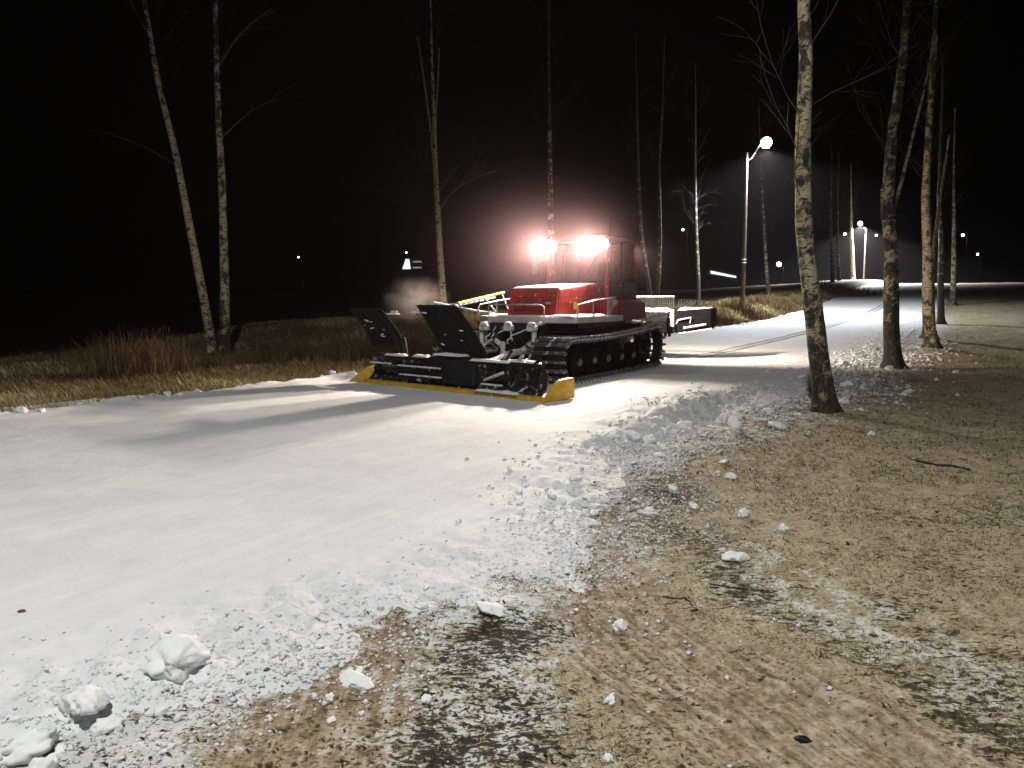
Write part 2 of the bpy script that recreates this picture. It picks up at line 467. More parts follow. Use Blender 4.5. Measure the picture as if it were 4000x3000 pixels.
def np_mesh(name, verts, faces, attrs=None, smooth=True):
    """faces: int array (n, 3 or 4)"""
    me = bpy.data.meshes.new(name)
    verts = np.asarray(verts, np.float32); faces = np.asarray(faces, np.int32)
    k = faces.shape[1]
    me.vertices.add(len(verts)); me.vertices.foreach_set('co', verts.ravel())
    me.loops.add(faces.size); me.loops.foreach_set('vertex_index', faces.ravel())
    me.polygons.add(len(faces)); me.polygons.foreach_set('loop_start', np.arange(0, faces.size, k, dtype=np.int32))
    me.polygons.foreach_set('use_smooth', np.full(len(faces), smooth))
    for n, a in (attrs or {}).items():
        at = me.attributes.new(n, 'FLOAT', 'POINT'); at.data.foreach_set('value', np.asarray(a, np.float32).ravel())
    me.update(calc_edges=True)
    return me

def grid_faces(nu, nv, wrap=False):
    i = np.arange(nu - 1 if not wrap else nu)[:, None]; j = np.arange(nv - 1)[None, :]
    i2 = (i + 1) % nu
    return np.stack([i * nv + j + 0 * i, i2 * nv + j, i2 * nv + j + 1, i * nv + j + 1 + 0 * i], -1).reshape(-1, 4)

class MB:
    def __init__(self): self.v = []; self.f = []; self.sm = []
    def add(self, vs, fs, smooth=False):
        o = len(self.v); self.v += [tuple(p) for p in vs]
        for f in fs: self.f.append(tuple(i + o for i in f)); self.sm.append(smooth)
        return self
    def box(self, c, d, M=None):
        x, y, z = (k / 2 for k in d)
        vs = [Vector((sx * x, sy * y, sz * z)) for sx in (-1, 1) for sy in (-1, 1) for sz in (-1, 1)]
        if M is not None: vs = [M @ q for q in vs]
        vs = [q + Vector(c) for q in vs]
        return self.add(vs, [(0, 1, 3, 2), (4, 6, 7, 5), (0, 4, 5, 1), (2, 3, 7, 6), (0, 2, 6, 4), (1, 5, 7, 3)])
    def hexa(self, b, t):
        """bottom and top quads, anticlockwise seen from above"""
        return self.add(list(b) + list(t), [(3, 2, 1, 0), (4, 5, 6, 7), (0, 1, 5, 4), (1, 2, 6, 5), (2, 3, 7, 6), (3, 0, 4, 7)])
    def prism(self, prof, axis, a, b):
        """closed 2-d profile swept along an axis; prof in the two other axes in cyclic order"""
        n = len(prof)
        def P(q, w): return {'x': (w, q[0], q[1]), 'y': (q[0], w, q[1]), 'z': (q[0], q[1], w)}[axis]
        vs = [P(q, a) for q in prof] + [P(q, b) for q in prof]
        fs = [tuple(range(n - 1, -1, -1)), tuple(range(n, 2 * n))] + [(i, (i + 1) % n, n + (i + 1) % n, n + i) for i in range(n)]
        if axis == 'y': fs = [tuple(reversed(f)) for f in fs]
        return self.add(vs, fs)
    def tube(self, pts, r, n=8, cap=True):
        pts = [Vector(p) for p in pts]
        rs = r if isinstance(r, (list, tuple)) else [r] * len(pts)
        rings = []; ref = None
        for i, p in enumerate(pts):
            d = (pts[min(i + 1, len(pts) - 1)] - pts[max(i - 1, 0)])
            d = d.normalized() if d.length > 1e-9 else Vector((0, 0, 1))
            if ref is None:
                ref = d.orthogonal().normalized()
            ref = (ref - d * ref.dot(d)); ref = ref.normalized() if ref.length > 1e-6 else d.orthogonal().normalized()
            b = d.cross(ref)
            rings.append([p + (ref * math.cos(2 * math.pi * k / n) + b * math.sin(2 * math.pi * k / n)) * rs[i] for k in range(n)])
        vs = [q for rg in rings for q in rg]
        fs = [(i * n + k, i * n + (k + 1) % n, (i + 1) * n + (k + 1) % n, (i + 1) * n + k) for i in range(len(pts) - 1) for k in range(n)]
        self.add(vs, fs, True)
        if cap:
            self.add(rings[0], [tuple(range(n - 1, -1, -1))]); self.add(rings[-1], [tuple(range(n))])
        return self
    def lathe(self, prof, c, axis='z', n=20):
        """prof: (radius, along) pairs"""
        vs = []
        for rr, w in prof:
            for k in range(n):
                a = 2 * math.pi * k / n; u, q = rr * math.cos(a), rr * math.sin(a)
                vs.append({'z': (c[0] + u, c[1] + q, c[2] + w), 'y': (c[0] + q, c[1] + w, c[2] + u), 'x': (c[0] + w, c[1] + u, c[2] + q)}[axis])
        fs = [(i * n + k, i * n + (k + 1) % n, (i + 1) * n + (k + 1) % n, (i + 1) * n + k) for i in range(len(prof) - 1) for k in range(n)]
        return self.add(vs, fs, True)
    def move(self, fn): self.v = [tuple(fn(*p)) for p in self.v]; return self
    def mesh(self, name):
        me = bpy.data.meshes.new(name); me.from_pydata(self.v, [], self.f); 
        me.polygons.foreach_set('use_smooth', self.sm); me.update()
        return me
    def build(self, name, mat, parent=None, bevel=0.0, loc=None):
        o = link(name, self.mesh(name), mat, parent, loc)
        if bevel > 0:
            b = o.modifiers.new('bevel', 'BEVEL'); b.width = bevel; b.segments = 2; b.limit_method = 'ANGLE'; b.angle_limit = R(40)
        return o

def snow_pad(x0, x1, y0, y1, z, h, seed, step=0.05, zf=None, taper=0.06):
    """a lumpy slab of settled snow with a closed underside"""
    nx = max(4, int((x1 - x0) / step)); ny = max(4, int((y1 - y0) / step))
    X, Y = np.meshgrid(np.linspace(x0, x1, nx), np.linspace(y0, y1, ny), indexing='ij')
    e = np.minimum(np.minimum(X - x0, x1 - X), np.minimum(Y - y0, y1 - Y))
    k = np.sqrt(np.clip(e / taper, 0, 1))
    base = z if zf is None else zf(X, Y)
    n = fbm(X * 5 + seed * 3.1, Y * 5, 3, seed)
    Z = base + h * k * (0.8 + 0.45 * n) - 0.002
    jx = 0.25 * step * vn(X * 17, Y * 13, seed + 2)
    top = np.stack([X + jx * (k > 0), Y + jx, Z], -1).reshape(-1, 3)
    bot = np.stack([X, Y, np.broadcast_to(base, X.shape) - 0.004], -1).reshape(-1, 3)
    f = grid_faces(nx, ny); N = nx * ny
    vs = np.concatenate([top, bot]); fs = np.concatenate([f, f[:, ::-1] + N])
    ring = [i * ny for i in range(nx)] + [(nx - 1) * ny + j for j in range(1, ny)] + [i * ny + ny - 1 for i in range(nx - 2, -1, -1)] + [j for j in range(ny - 2, 0, -1)]
    q = [(a, a + N, b + N, b) for a, b in zip(ring, ring[1:] + ring[:1])]
    return np_mesh('snow_cap', vs, np.concatenate([fs, np.array(q)]))

# ------------------------------------------------------------------ ground sheet
def make_ground():
    fine = np.linspace(R(90 - 50), R(90 + 50), 980)
    coarse = np.linspace(R(90 + 50), R(360 + 40), 90)[1:-1]
    ang = np.concatenate([fine, coarse])
    r = np.concatenate([np.linspace(0.15, 1.7, 10), np.geomspace(1.75, 28, 430), np.geomspace(28.5, 420, 110)])
    A, Rr = np.meshgrid(ang, r, indexing='ij')
    X = Rr * np.cos(A); Y = Rr * np.sin(A)
    Z = ground_z(X, Y)
    s, t = to_st(X, Y)
    wx = 0.16 * fbm(X * 1.3, Y * 1.3, 3, 201) + 0.07 * fbm(X * 5, Y * 5, 2, 203); wy = 0.16 * fbm(X * 1.3 + 40, Y * 1.3, 3, 205)
    da, ka = seg_dist(X + wx, Y + wy, RUT_A); wa = np.interp(ka, [0, 0.35, 0.6, 1], [0.22, 0.30, 0.46, 0.7])
    db, kb = seg_dist(X + wx, Y + wy, RUT_B)
    dg, kg = seg_dist(X + wx * 1.6, Y + wy * 1.6, GRAVEL)
    dgr, _ = seg_dist(X + wx, Y + wy, GREENISH); dfr, _ = seg_dist(X + wx * 1.5, Y + wy * 1.5, FROSTY)
    sand = np.clip(sst(1.35, 0.6, da / wa) + sst(0.52, 0.26, db), 0, 1)
    strip = sst(8.4, 8.7, t) * (1 - sst(9.4, 10.2, t)) * sst(-2.2, 0.5, s) * (1 - sst(32, 45, s))
    grav = np.clip(sst(0.42, 0.16, dg) * (1 - 0.35 * sst(0.3, 0.0, db)) + 0.62 * strip + 0.5 * sst(-1.9, -1.3, X) * 0, 0, 1)
    near_edge = (1 - sst(8.8, 9.7, t)) * sst(-8, -3.6, s) * (1 - sst(-2.8, -2.0, s))
    grav = np.maximum(grav, 0.55 * near_edge)
    frost = np.clip(sst(0.55, 0.15, dfr) + 0.8 * strip + 0.35 * sst(0.9, 0.3, np.hypot(X - 2.6, Y - 6.6) / 1.6), 0, 1)
    green = np.clip(sst(0.24, 0.06, dgr) + sst(0.4, 0.1, np.hypot(X - 2.24, Y - 4.2)) + 0.6 * sst(12, 17, t) + 0.6 * sst(0.8, 0.2, np.hypot(X - 1.15, Y - 6.6)), 0, 1)
    bank = sst(0.6, 0.0, t)
    dr = t - right_edge(s)
    dust = np.exp(-(np.clip(dr - 0.05, 0, 99) / (0.8 + 0.8 * sst(1.5, 5, s))) ** 2) * (1 - 0.6 * sst(0.5, 0.2, db)) * (1 - 0.45 * sst(1.2, 0.7, da / wa)) * (1 - sst(40, 60, s)) * 1.12
    dust = np.maximum(dust, 0.72 * sst(0.7, 0.1, dg) * sst(1.6, 3.0, Y))
    fa = sst(1.6, 0.8, da)
    along = np.where(da < db, Y * 0.9 + X * 0.3, Y); 
    ra = np.where(da < db, (X - np.interp(Y, [p[1] for p in RUT_A][::-1], [p[0] for p in RUT_A][::-1])), X + 0.12 * Y)
    P = np.stack([X, Y, Z], -1).reshape(-1, 3)
    me = np_mesh('ground', P, grid_faces(len(ang), len(r), True)[:, ::-1],
                 dict(sand=sand, gravel=grav, frost=frost, green=green, bank=bank, dust=dust, along=along, across=ra))
    tag(link('ground', me, 'frosted_ground'), kind='structure')
make_ground()

# ------------------------------------------------------------------ groomed piste
def make_piste():
    ss = [-30.0]
    while ss[-1] < 122:
        s = ss[-1]
        ss.append(s + (0.25 if s < -5.2 else 0.0075 * max(2.6, math.hypot(s + 5.6, 3.0))))
    ss = np.array(ss)
    tt = np.concatenate([np.arange(-0.9, 0.9, 0.035), np.arange(0.9, 4.6, 0.06), np.arange(4.6, 5.85, 0.022), np.arange(5.85, 7.0, 0.04), np.arange(7.0, 10.9, 0.022)])
    S, T = np.meshgrid(ss, tt, indexing='ij')
    Z = piste_z(S, T)
    Tb = T - 0.02 * np.clip(S - 98, 0, 100) ** 2
    X, Y = to_xy(S, Tb)
    Z = Z - 0.3 * sst(112, 121, S)
    n1 = fbm(X * 2.2, Y * 2.2, 4, 71)
    edge = sst(-0.75, 0.35, T - right_edge(S) + 0.4 * n1) * (1 - 0.6 * np.exp(-((S - 6) / 3) ** 2)) * (0.45 + 0.55 * (1 - sst(6, 14, S)))
    edge = np.maximum(edge, 0.7 * sst(0.0, -0.2, T - left_edge(S)))
    me = np_mesh('ski_piste', np.stack([X, Y, Z], -1).reshape(-1, 3), grid_faces(len(ss), len(tt))[:, ::-1], dict(edge=edge))
    tag(link('ski_piste', me, 'piste_snow'), kind='structure')
make_piste()

def surf_z(x, y):
    """top of ground or snow at a point"""
    x = np.asarray(x, float); y = np.asarray(y, float)
    s, t = to_st(x, y)
    zg = ground_z(x, y)
    zp = np.where((t > -0.9) & (t < 10.9) & (s > -30) & (s < 110), piste_z(s, t), -9)
    return np.maximum(zg, zp)

# ------------------------------------------------------------------ lamps
def spot(name, parent, loc, direction, watts, angle, blend, col, size=0.06):
    d = bpy.data.lights.new(name, 'SPOT')
    d.energy = watts; d.spot_size = R(angle); d.spot_blend = blend; d.color = col; d.shadow_soft_size = size
    o = bpy.data.objects.new(name, d); COL.objects.link(o)
    o.parent = parent; o.location = loc
    o.rotation_euler = Vector(direction).to_track_quat('-Z', 'Y').to_euler()
    return o

# ------------------------------------------------------------------ snow groomer (x forward, y to the camera's side, z up)
gx, gy = to_xy(10.5, 3.6)
groomer = empty('snow_groomer', (gx, gy, 0.05), math.atan2(-DS[1], -DS[0]))
tag(groomer, 'red tracked snow groomer with yellow-edged front blade and blazing roof lamps', 'snow groomer')

def track_loop():
    """closed path (x, z) of the belt and its length"""
    pts = []
    rc, rr = (-2.18, 0.54), 0.47
    fc, fr = (2.42, 0.46), 0.40
    for a in np.linspace(R(90), R(262), 16): pts.append((rc[0] + rr * math.cos(a), rc[1] + rr * math.sin(a)))
    for k in np.linspace(0, 1, 30)[1:-1]: pts.append((-2.2 + 4.4 * k, 0.055))
    for a in np.linspace(R(-80), R(90), 14): pts.append((fc[0] + fr * math.cos(a), fc[1] + fr * math.sin(a)))
    for k in np.linspace(0, 1, 22)[1:-1]:
        pts.append((2.42 - 4.6 * k, 0.86 + 0.15 * k - 0.06 * math.sin(math.pi * k)))
    return pts

LOOP = track_loop()
def loop_samples(n):
    P = np.array(LOOP + LOOP[:1]); d = np.hypot(*np.diff(P, axis=0).T); c = np.concatenate([[0], np.cumsum(d)])
    q = np.linspace(0, c[-1], n, endpoint=False)
    x = np.interp(q, c, P[:, 0]); z = np.interp(q, c, P[:, 1])
    e = 0.03
    x2 = np.interp((q + e) % c[-1], c, P[:, 0]); z2 = np.interp((q + e) % c[-1], c, P[:, 1])
    return [(x[i], z[i], math.atan2(z2[i] - z[i], x2[i] - x[i])) for i in range(n)]

cleat_mb = MB()
cleat_mb.prism([(-0.035, 0.0), (0.035, 0.0), (0.022, -0.03), (0.010, -0.075), (-0.010, -0.075), (-0.022, -0.03)], 'y', -0.43, 0.43)
cleat_mb.box((0, -0.36, 0.03), (0.07, 0.05, 0.06)); cleat_mb.box((0, 0.36, 0.03), (0.07, 0.05, 0.06))
cleat_me = cleat_mb.mesh('cleat'); cleat_me.materials.append(MATS['cleat_metal'])
wheel_mb = MB()
wheel_mb.lathe([(0.05, -0.10), (0.16, -0.10), (0.20, -0.06), (0.27, -0.08), (0.30, -0.05), (0.30, 0.05), (0.27, 0.08), (0.20, 0.06), (0.16, 0.10), (0.05, 0.10), (0.0, 0.10)], (0, 0, 0), 'y', 24)
wheel_me = wheel_mb.mesh('road_wheel'); wheel_me.materials.append(MATS['black_rubber'])
hub_mb = MB().lathe([(0.09, -0.12), (0.09, 0.12), (0.06, 0.14), (0.0, 0.14)], (0, 0, 0), 'y', 14)
hub_me = hub_mb.mesh('hub'); hub_me.materials.append(MATS['galvanised'])

for side in (1, -1):
    yc = 1.18 * side
    trk = MB()
    for y0, y1 in ((-0.36, -0.10), (0.10, 0.36)):
        n = len(LOOP); vs = []
        for (x, z) in LOOP: vs += [(x, yc + y0, z), (x, yc + y1, z)]
        th = 0.022
        P = np.array(LOOP); nx = np.roll(P, -1, 0) - np.roll(P, 1, 0); nx /= np.hypot(nx[:, 0], nx[:, 1])[:, None]
        for i, (x, z) in enumerate(LOOP):
            ox, oz = -nx[i, 1] * th, nx[i, 0] * th
            vs += [(x + ox, yc + y0, z + oz), (x + ox, yc + y1, z + oz)]
        fs = []
        for i in range(n):
            j = (i + 1) % n
            a, b, c, d = 2 * i, 2 * i + 1, 2 * j + 1, 2 * j
            o = 2 * n
            fs += [(a, b, c, d), (a + o, d + o, c + o, b + o), (a, d, d + o, a + o), (b, b + o, c + o, c)]
        trk.add(vs, fs, False)
    track = trk.build('track', 'black_rubber', groomer)
    for (x, z, a) in loop_samples(66):
        c = link('cleat', cleat_me, None, track, (x, yc, z))
        c.rotation_euler = (0, -a, 0)
    for k, wx in enumerate((-1.35, -0.62, 0.11, 0.84, 1.57)):
        wh = link('road_wheel', wheel_me, None, groomer, (wx, yc, 0.365))
        link('hub', hub_me, None, wh)
    idl = link('idler_wheel', wheel_me, None, groomer, (2.42, yc, 0.46)); idl.scale = (1.25, 1, 1.25)
    link('hub', hub_me, None, idl)
    sp = MB()
    teeth = []
    for k in range(24):
        a = 2 * math.pi * k / 24; rr = 0.43 if k % 2 else 0.36
        teeth.append((math.cos(a) * rr, math.sin(a) * rr))
    for y in (-0.05, 0.05): sp.prism(teeth, 'y', y - 0.02, y + 0.02)
    sp.lathe([(0.16, -0.2), (0.16, 0.16), (0.1, 0.2), (0, 0.2)], (0, 0, 0), 'y', 18)
    sp.build('drive_sprocket', 'black_steel', groomer, loc=(-2.18, yc, 0.54))
    # mudguard over the belt
    gd = MB(); arc = [(-2.0, 1.10), (-1.2, 1.12), (0.6, 1.06), (1.9, 1.02)]
    gd.prism(arc + [(x, z - 0.02) for x, z in reversed(arc)], 'y', side * 0.72, side * 1.36)
    mg = gd.build('mudguard', 'black_rubber', groomer)

# chassis tub
ch = MB()
ch.hexa([(-2.65, -0.66, 0.42), (2.0, -0.66, 0.42), (2.0, 0.66, 0.42), (-2.65, 0.66, 0.42)],
        [(-2.65, -0.70, 1.18), (2.15, -0.70, 1.18), (2.15, 0.70, 1.18), (-2.65, 0.70, 1.18)])
ch.box((0, 0, 1.12), (4.0, 1.5, 0.10))
ch.build('chassis', 'black_steel', groomer, 0.02)
for side in (1, -1):
    MB().box((0, side * 1.0, 1.13), (2.0, 0.55, 0.13)).build('belly_panel', 'black_steel', groomer, 0.01, (0.6, 0, 0))

# deck with chamfered front corners
dk = MB()
prof = [(-0.62, -1.32), (1.45, -1.32), (2.08, -0.70), (2.14, 0.62), (1.72, 1.30), (-0.62, 1.32)]
dk.prism(prof, 'z', 1.19, 1.325)
deck = dk.build('deck', 'grey_deck', groomer, 0.012)
link('snow_cap', snow_pad(0.1, 1.9, 0.68, 1.24, 1.325, 0.045, 3), 'packed_snow_cap', deck)
link('snow_cap', snow_pad(-0.5, 1.3, -1.28, -0.68, 1.325, 0.045, 5), 'packed_snow_cap', deck)
link('snow_cap', snow_pad(1.42, 1.98, -0.55, 0.62, 1.325, 0.03, 7), 'packed_snow_cap', deck)
# deck rails
def rail(pts, posts, r=0.018):
    m = MB(); m.tube(pts, r, 8)
    for p, h in posts: m.tube([p, (p[0], p[1], p[2] + h)], r * 0.9, 8)
    return m
rail([(1.62, 1.25, 1.33), (1.62, 1.25, 1.52), (1.55, 1.25, 1.58), (0.7, 1.25, 1.67), (-0.28, 1.25, 1.74), (-0.36, 1.22, 1.73)],
     [((0.86, 1.25, 1.33), 0.32), ((0.1, 1.25, 1.33), 0.38)]).build('hand_rail', 'aluminium', groomer)
rail([(1.62, -1.25, 1.33), (1.62, -1.25, 1.52), (1.55, -1.25, 1.58), (0.7, -1.25, 1.67), (-0.28, -1.25, 1.74)],
     [((0.86, -1.25, 1.33), 0.32), ((0.1, -1.25, 1.33), 0.38)]).build('hand_rail', 'aluminium', groomer)
rail([(2.02, -0.72, 1.33), (2.02, -0.72, 1.54), (2.03, -0.68, 1.58), (2.06, 0.62, 1.57), (2.04, 0.68, 1.53), (2.04, 0.68, 1.33)], [], 0.016).build('front_rail', 'aluminium', groomer)

# engine hood
hd = MB()
hd.hexa([(-0.98, -0.66, 1.325), (1.40, -0.64, 1.325), (1.40, 0.64, 1.325), (-0.98, 0.66, 1.325)],
        [(-0.98, -0.63, 2.08), (1.24, -0.61, 1.93), (1.24, 0.61, 1.93), (-0.98, 0.63, 2.08)])
hood = hd.build('hood', 'red_paint', groomer, 0.035)
link('snow_cap', snow_pad(-0.66, 1.23, -0.60, 0.60, 0, 0.035, 9, 0.04, lambda X, Y: 2.015 - 0.0676 * X + 0.0 * Y + 0.0012), 'packed_snow_cap', hood)
gr = MB()
for k in range(7): gr.box((1.375 - 0.026 * k * 0.72, 0, 1.45 + 0.055 * k), (0.03, 0.92, 0.022))
gr.build('grille', 'dark_red_paint', hood)
MB().box((0.55, 0.652, 1.55), (0.17, 0.012, 0.17)).build('warning_sticker', 'yellow_paint', hood)
MB().box((0.2, 0.655, 1.75), (1.5, 0.008, 0.012)).box((0.2, 0.657, 1.42), (1.5, 0.008, 0.012)).build('panel_seam', 'dark_red_paint', hood)
lt = MB(); lt.tube([(1.40, 0.42, 1.60), (1.44, 0.42, 1.60)], 0.02, 8); lt.box((1.45, 0.45, 1.61), (0.03, 0.13, 0.05))
lt.build('hood_latch', 'aluminium', hood)

# cab
cab_b = MB()
cab_b.box((-1.70, 0, 1.545), (1.85, 1.68, 0.44))
cab_b.hexa([(-2.62, -0.84, 1.75), (-2.50, -0.84, 1.75), (-2.50, 0.84, 1.75), (-2.62, 0.84, 1.75)], [(-2.46, -0.80, 3.08), (-2.36, -0.80, 3.08), (-2.36, 0.80, 3.08), (-2.46, 0.80, 3.08)])
cab = cab_b.build('cab', 'red_paint', groomer, 0.03)
rf = MB()
rf.hexa([(-2.52, -0.84, 3.08), (-0.72, -0.82, 3.10), (-0.72, 0.82, 3.10), (-2.52, 0.84, 3.08)], [(-2.42, -0.74, 3.20), (-0.86, -0.74, 3.21), (-0.86, 0.74, 3.21), (-2.42, 0.74, 3.20)])
rf.build('roof', 'dark_red_paint', cab, 0.03)
link('snow_cap', snow_pad(-2.35, -0.95, -0.68, 0.68, 3.205, 0.02, 13), 'packed_snow_cap', cab)
for side in (1, -1):
    y0 = 0.80 * side; y1 = 0.78 * side
    a = MB(); a.tube([(-0.80, y0, 1.77), (-0.92, y1, 3.10)], 0.055, 8); a.build('pillar', 'red_paint', cab)
    a = MB(); a.tube([(-1.02, 0.70 * side, 2.05), (-1.04, 0.68 * side, 3.08)], 0.028, 8); a.build('pillar', 'dark_red_paint', cab)
    a = MB(); a.tube([(-1.62, 0.835 * side, 1.77), (-1.66, 0.80 * side, 3.09)], 0.035, 6); a.build('pillar', 'black_steel', cab)
    dr = MB(); dr.box((-1.22, 0.853 * side, 1.86), (0.74, 0.03, 0.55)); dr.box((-2.05, 0.853 * side, 1.86), (0.76, 0.028, 0.55))
    dr.build('door', 'black_steel', cab, 0.01)
    MB().tube([(-1.50, 0.885 * side, 2.02), (-1.38, 0.885 * side, 2.02)], 0.014, 6).build('door_handle', 'aluminium', cab)
    wd = MB(); wd.add([(-0.86, 0.835 * side, 2.14), (-1.58, 0.845 * side, 2.14), (-1.62, 0.80 * side, 3.06), (-0.93, 0.795 * side, 3.06)], [(0, 1, 2, 3)])
    wd.build('side_window', 'cab_glass', cab)
    wd = MB(); wd.add([(-1.68, 0.845 * side, 2.14), (-2.46, 0.845 * side, 2.14), (-2.40, 0.80 * side, 3.06), (-1.70, 0.80 * side, 3.06)], [(0, 1, 2, 3)])
    wd.build('side_window', 'cab_glass', cab)
    mr = MB(); mr.tube([(-0.85, 0.83 * side, 2.75), (-0.60, 1.02 * side, 2.72), (-0.58, 1.02 * side, 2.55)], 0.014, 6); mr.box((-0.585, 1.02 * side, 2.42), (0.05, 0.17, 0.28))
    mr.build('wing_mirror', 'black_rubber', groomer, 0.01)
    # red side box behind the deck
    sb = MB()
    sb.hexa([(-2.60, 0.86 * side, 1.20), (-0.66, 0.86 * side, 1.20), (-0.66, 1.16 * side, 1.20), (-2.60, 1.12 * side, 1.20)],
            [(-2.60, 0.86 * side, 1.70), (-0.80, 0.86 * side, 1.80), (-0.85, 1.10 * side, 1.66), (-2.60, 1.06 * side, 1.62)])
    if side < 0: sb.f = [tuple(reversed(f)) for f in sb.f]
    bx = sb.build('side_box', 'dark_red_paint', groomer, 0.02)
ws = MB(); ws.add([(-0.79, -0.74, 1.80), (-0.79, 0.74, 1.80), (-0.90, 0.72, 3.06), (-0.90, -0.72, 3.06)], [(0, 1, 2, 3)])
ws.build('windscreen', 'cab_glass', cab)
wp = MB(); wp.tube([(-0.77, 0.05, 1.86), (-0.82, 0.36, 2.45)], 0.009, 5); wp.tube([(-0.80, 0.2, 2.2), (-0.83, 0.52, 2.72)], 0.012, 5)
wp.build('wiper', 'black_rubber', cab)
st_ = MB(); st_.box((-1.75, 0.30, 1.95), (0.5, 0.5, 0.14)); st_.box((-1.98, 0.30, 2.3), (0.14, 0.5, 0.62)); st_.box((-2.0, 0.30, 2.70), (0.1, 0.28, 0.2))
st_.build('seat', 'seat_fabric', cab, 0.04)
dash = MB(); dash.hexa([(-1.15, -0.70, 1.78), (-0.86, -0.70, 1.78), (-0.86, 0.70, 1.78), (-1.15, 0.70, 1.78)], [(-1.12, -0.68, 2.02), (-0.92, -0.68, 1.96), (-0.92, 0.68, 1.96), (-1.12, 0.68, 2.02)])
dash.build('dashboard', 'black_rubber', cab, 0.02)
MB().lathe([(0.17, 0), (0.185, 0.012), (0.17, 0.024), (0.155, 0.012), (0.17, 0)], (-1.25, 0.3, 2.12), 'z', 20).tube([(-1.25, 0.3, 2.13), (-1.1, 0.3, 1.95)], 0.02, 6).build('steering_wheel', 'black_rubber', cab)
# exhaust stack and aerial
MB().tube([(-2.5, -0.55, 1.8), (-2.62, -0.55, 2.2), (-2.64, -0.55, 3.2), (-2.72, -0.55, 3.28)], 0.06, 10).build('exhaust_pipe', 'black_steel', groomer)
MB().tube([(-1.02, 0.76, 3.18), (-1.05, 0.78, 3.55)], 0.008, 5).build('aerial', 'black_steel', cab)

# roof lamps: two in a pair on either side, with work lamps at the rear
lamp_body = MB().lathe([(0.0, -0.11), (0.06, -0.11), (0.11, -0.06), (0.142, 0.0), (0.147, 0.02), (0.132, 0.02)], (0, 0, 0), 'x', 18)
lamp_me = lamp_body.mesh('roof_lamp'); lamp_me.materials.append(MATS['black_steel'])
lens_me = MB().lathe([(0.131, 0.0), (0.112, 0.02), (0.066, 0.035), (0.0, 0.04)], (0, 0, 0), 'x', 18).mesh('lens'); lens_me.materials.append(MATS['lamp_lens'])
MB().tube([(-0.70, -0.84, 3.02), (-0.70, 0.84, 3.02)], 0.02, 8).build('lamp_bar', 'black_steel', cab)
for y, z in ((-0.80, 2.97), (-0.54, 2.97), (0.54, 2.97), (0.80, 2.98)):
    lp = link('roof_lamp', lamp_me, None, groomer, (-0.58, y, z)); lp.rotation_euler = (0, R(1), R(6 if y > 0 else -6))
    link('lens', lens_me, None, lp, (0.005, 0, 0))
    spot('roof_lamp_light', lp, (0.06, 0, 0), (1, 0, -0.10), HEAD_W, 136, 1.0, HEAD_COL, 0.07)
for y in (-0.62, 0.62):
    lp = link('work_lamp', lamp_me, None, groomer, (-2.60, y, 3.02)); lp.rotation_euler = (0, R(23), R(180 + (20 if y < 0 else -20)))
    link('lens', lens_me, None, lp, (0.005, 0, 0))
    spot('work_lamp_light', lp, (0.06, 0, 0), (1, 0, 0.0), REAR_W, 112, 1.0, REAR_COL, 0.07)
MB().box((-0.72, 0.83, 3.15), (0.10, 0.06, 0.05)).build('marker_lamp', 'orange_lens', cab, 0.01)

# ladder and stowed gear on the far side of the deck
ld = MB()
ld.tube([(1.75, -1.72, 1.60), (0.2, -1.45, 1.86)], 0.035, 8)
ladder = ld.build('ladder_rail', 'yellow_paint', groomer)
MB().tube([(1.75, -2.05, 1.50), (0.1, -1.78, 1.74)], 0.03, 8).tube([(0.9, -1.56, 1.74), (0.9, -1.25, 1.40)], 0.02, 6).tube([(0.3, -1.46, 1.84), (0.3, -1.25, 1.40)], 0.02, 6).build('ladder_rail', 'frosted_steel', groomer)
for k in range(8):
    x = 1.62 - 0.17 * k; z = 1.615 + 0.0285 * k
    MB().tube([(x, -2.22 + 0.02 * k, z - 0.10), (x, -1.70 + 0.03 * k, z + 0.02)], 0.022, 6).build('rung', 'frosted_steel', ladder)
MB().tube([(1.9, -2.3, 1.62), (1.2, -1.6, 1.42), (1.0, -1.2, 1.36)], 0.03, 6).build('support_strut', 'frosted_steel', groomer)

# ---- front blade, swung a little to the near side
TH = R(9.6)
def BL(a, b, z): return (4.70 + a * math.cos(TH) + b * math.sin(TH), -a * math.sin(TH) + b * math.cos(TH), z)
mold = [(0.02, 0.045), (-0.10, 0.07), (-0.22, 0.16), (-0.28, 0.28), (-0.27, 0.40), (-0.20, 0.52)]
def ribbon(prof, b0, b1, th, nb=2):
    m = MB()
    bs = np.linspace(b0, b1, nb)
    n = len(prof); vs = []
    for b in bs:
        vs += [(a, b, z) for a, z in prof] + [(a - th, b, z - th * 0.3) for a, z in prof]
    fs = []
    for i in range(nb - 1):
        o = i * 2 * n; p = (i + 1) * 2 * n
        for k in range(n - 1):
            fs += [(o + k, p + k, p + k + 1, o + k + 1), (o + n + k, o + n + k + 1, p + n + k + 1, p + n + k)]
        fs += [(o, o + n, p + n, p), (o + n - 1, p + n - 1, p + 2 * n - 1, o + 2 * n - 1)]
    for o in (0, (nb - 1) * 2 * n):
        for k in range(n - 1): fs.append((o + k, o + k + 1, o + n + k + 1, o + n + k))
    return m.add(vs, fs)
blade = ribbon(mold, -2.28, 2.28, 0.03).move(BL).build('blade', 'blade_steel', groomer)
MB().hexa([(-0.02, -2.50, 0.0), (0.06, -2.50, 0.0), (0.06, 2.50, 0.0), (-0.02, 2.50, 0.0)], [(-0.05, -2.50, 0.075), (0.035, -2.50, 0.055), (0.035, 2.50, 0.055), (-0.05, 2.50, 0.075)]).move(BL).build('cutting_edge', 'yellow_paint', blade, 0.004)
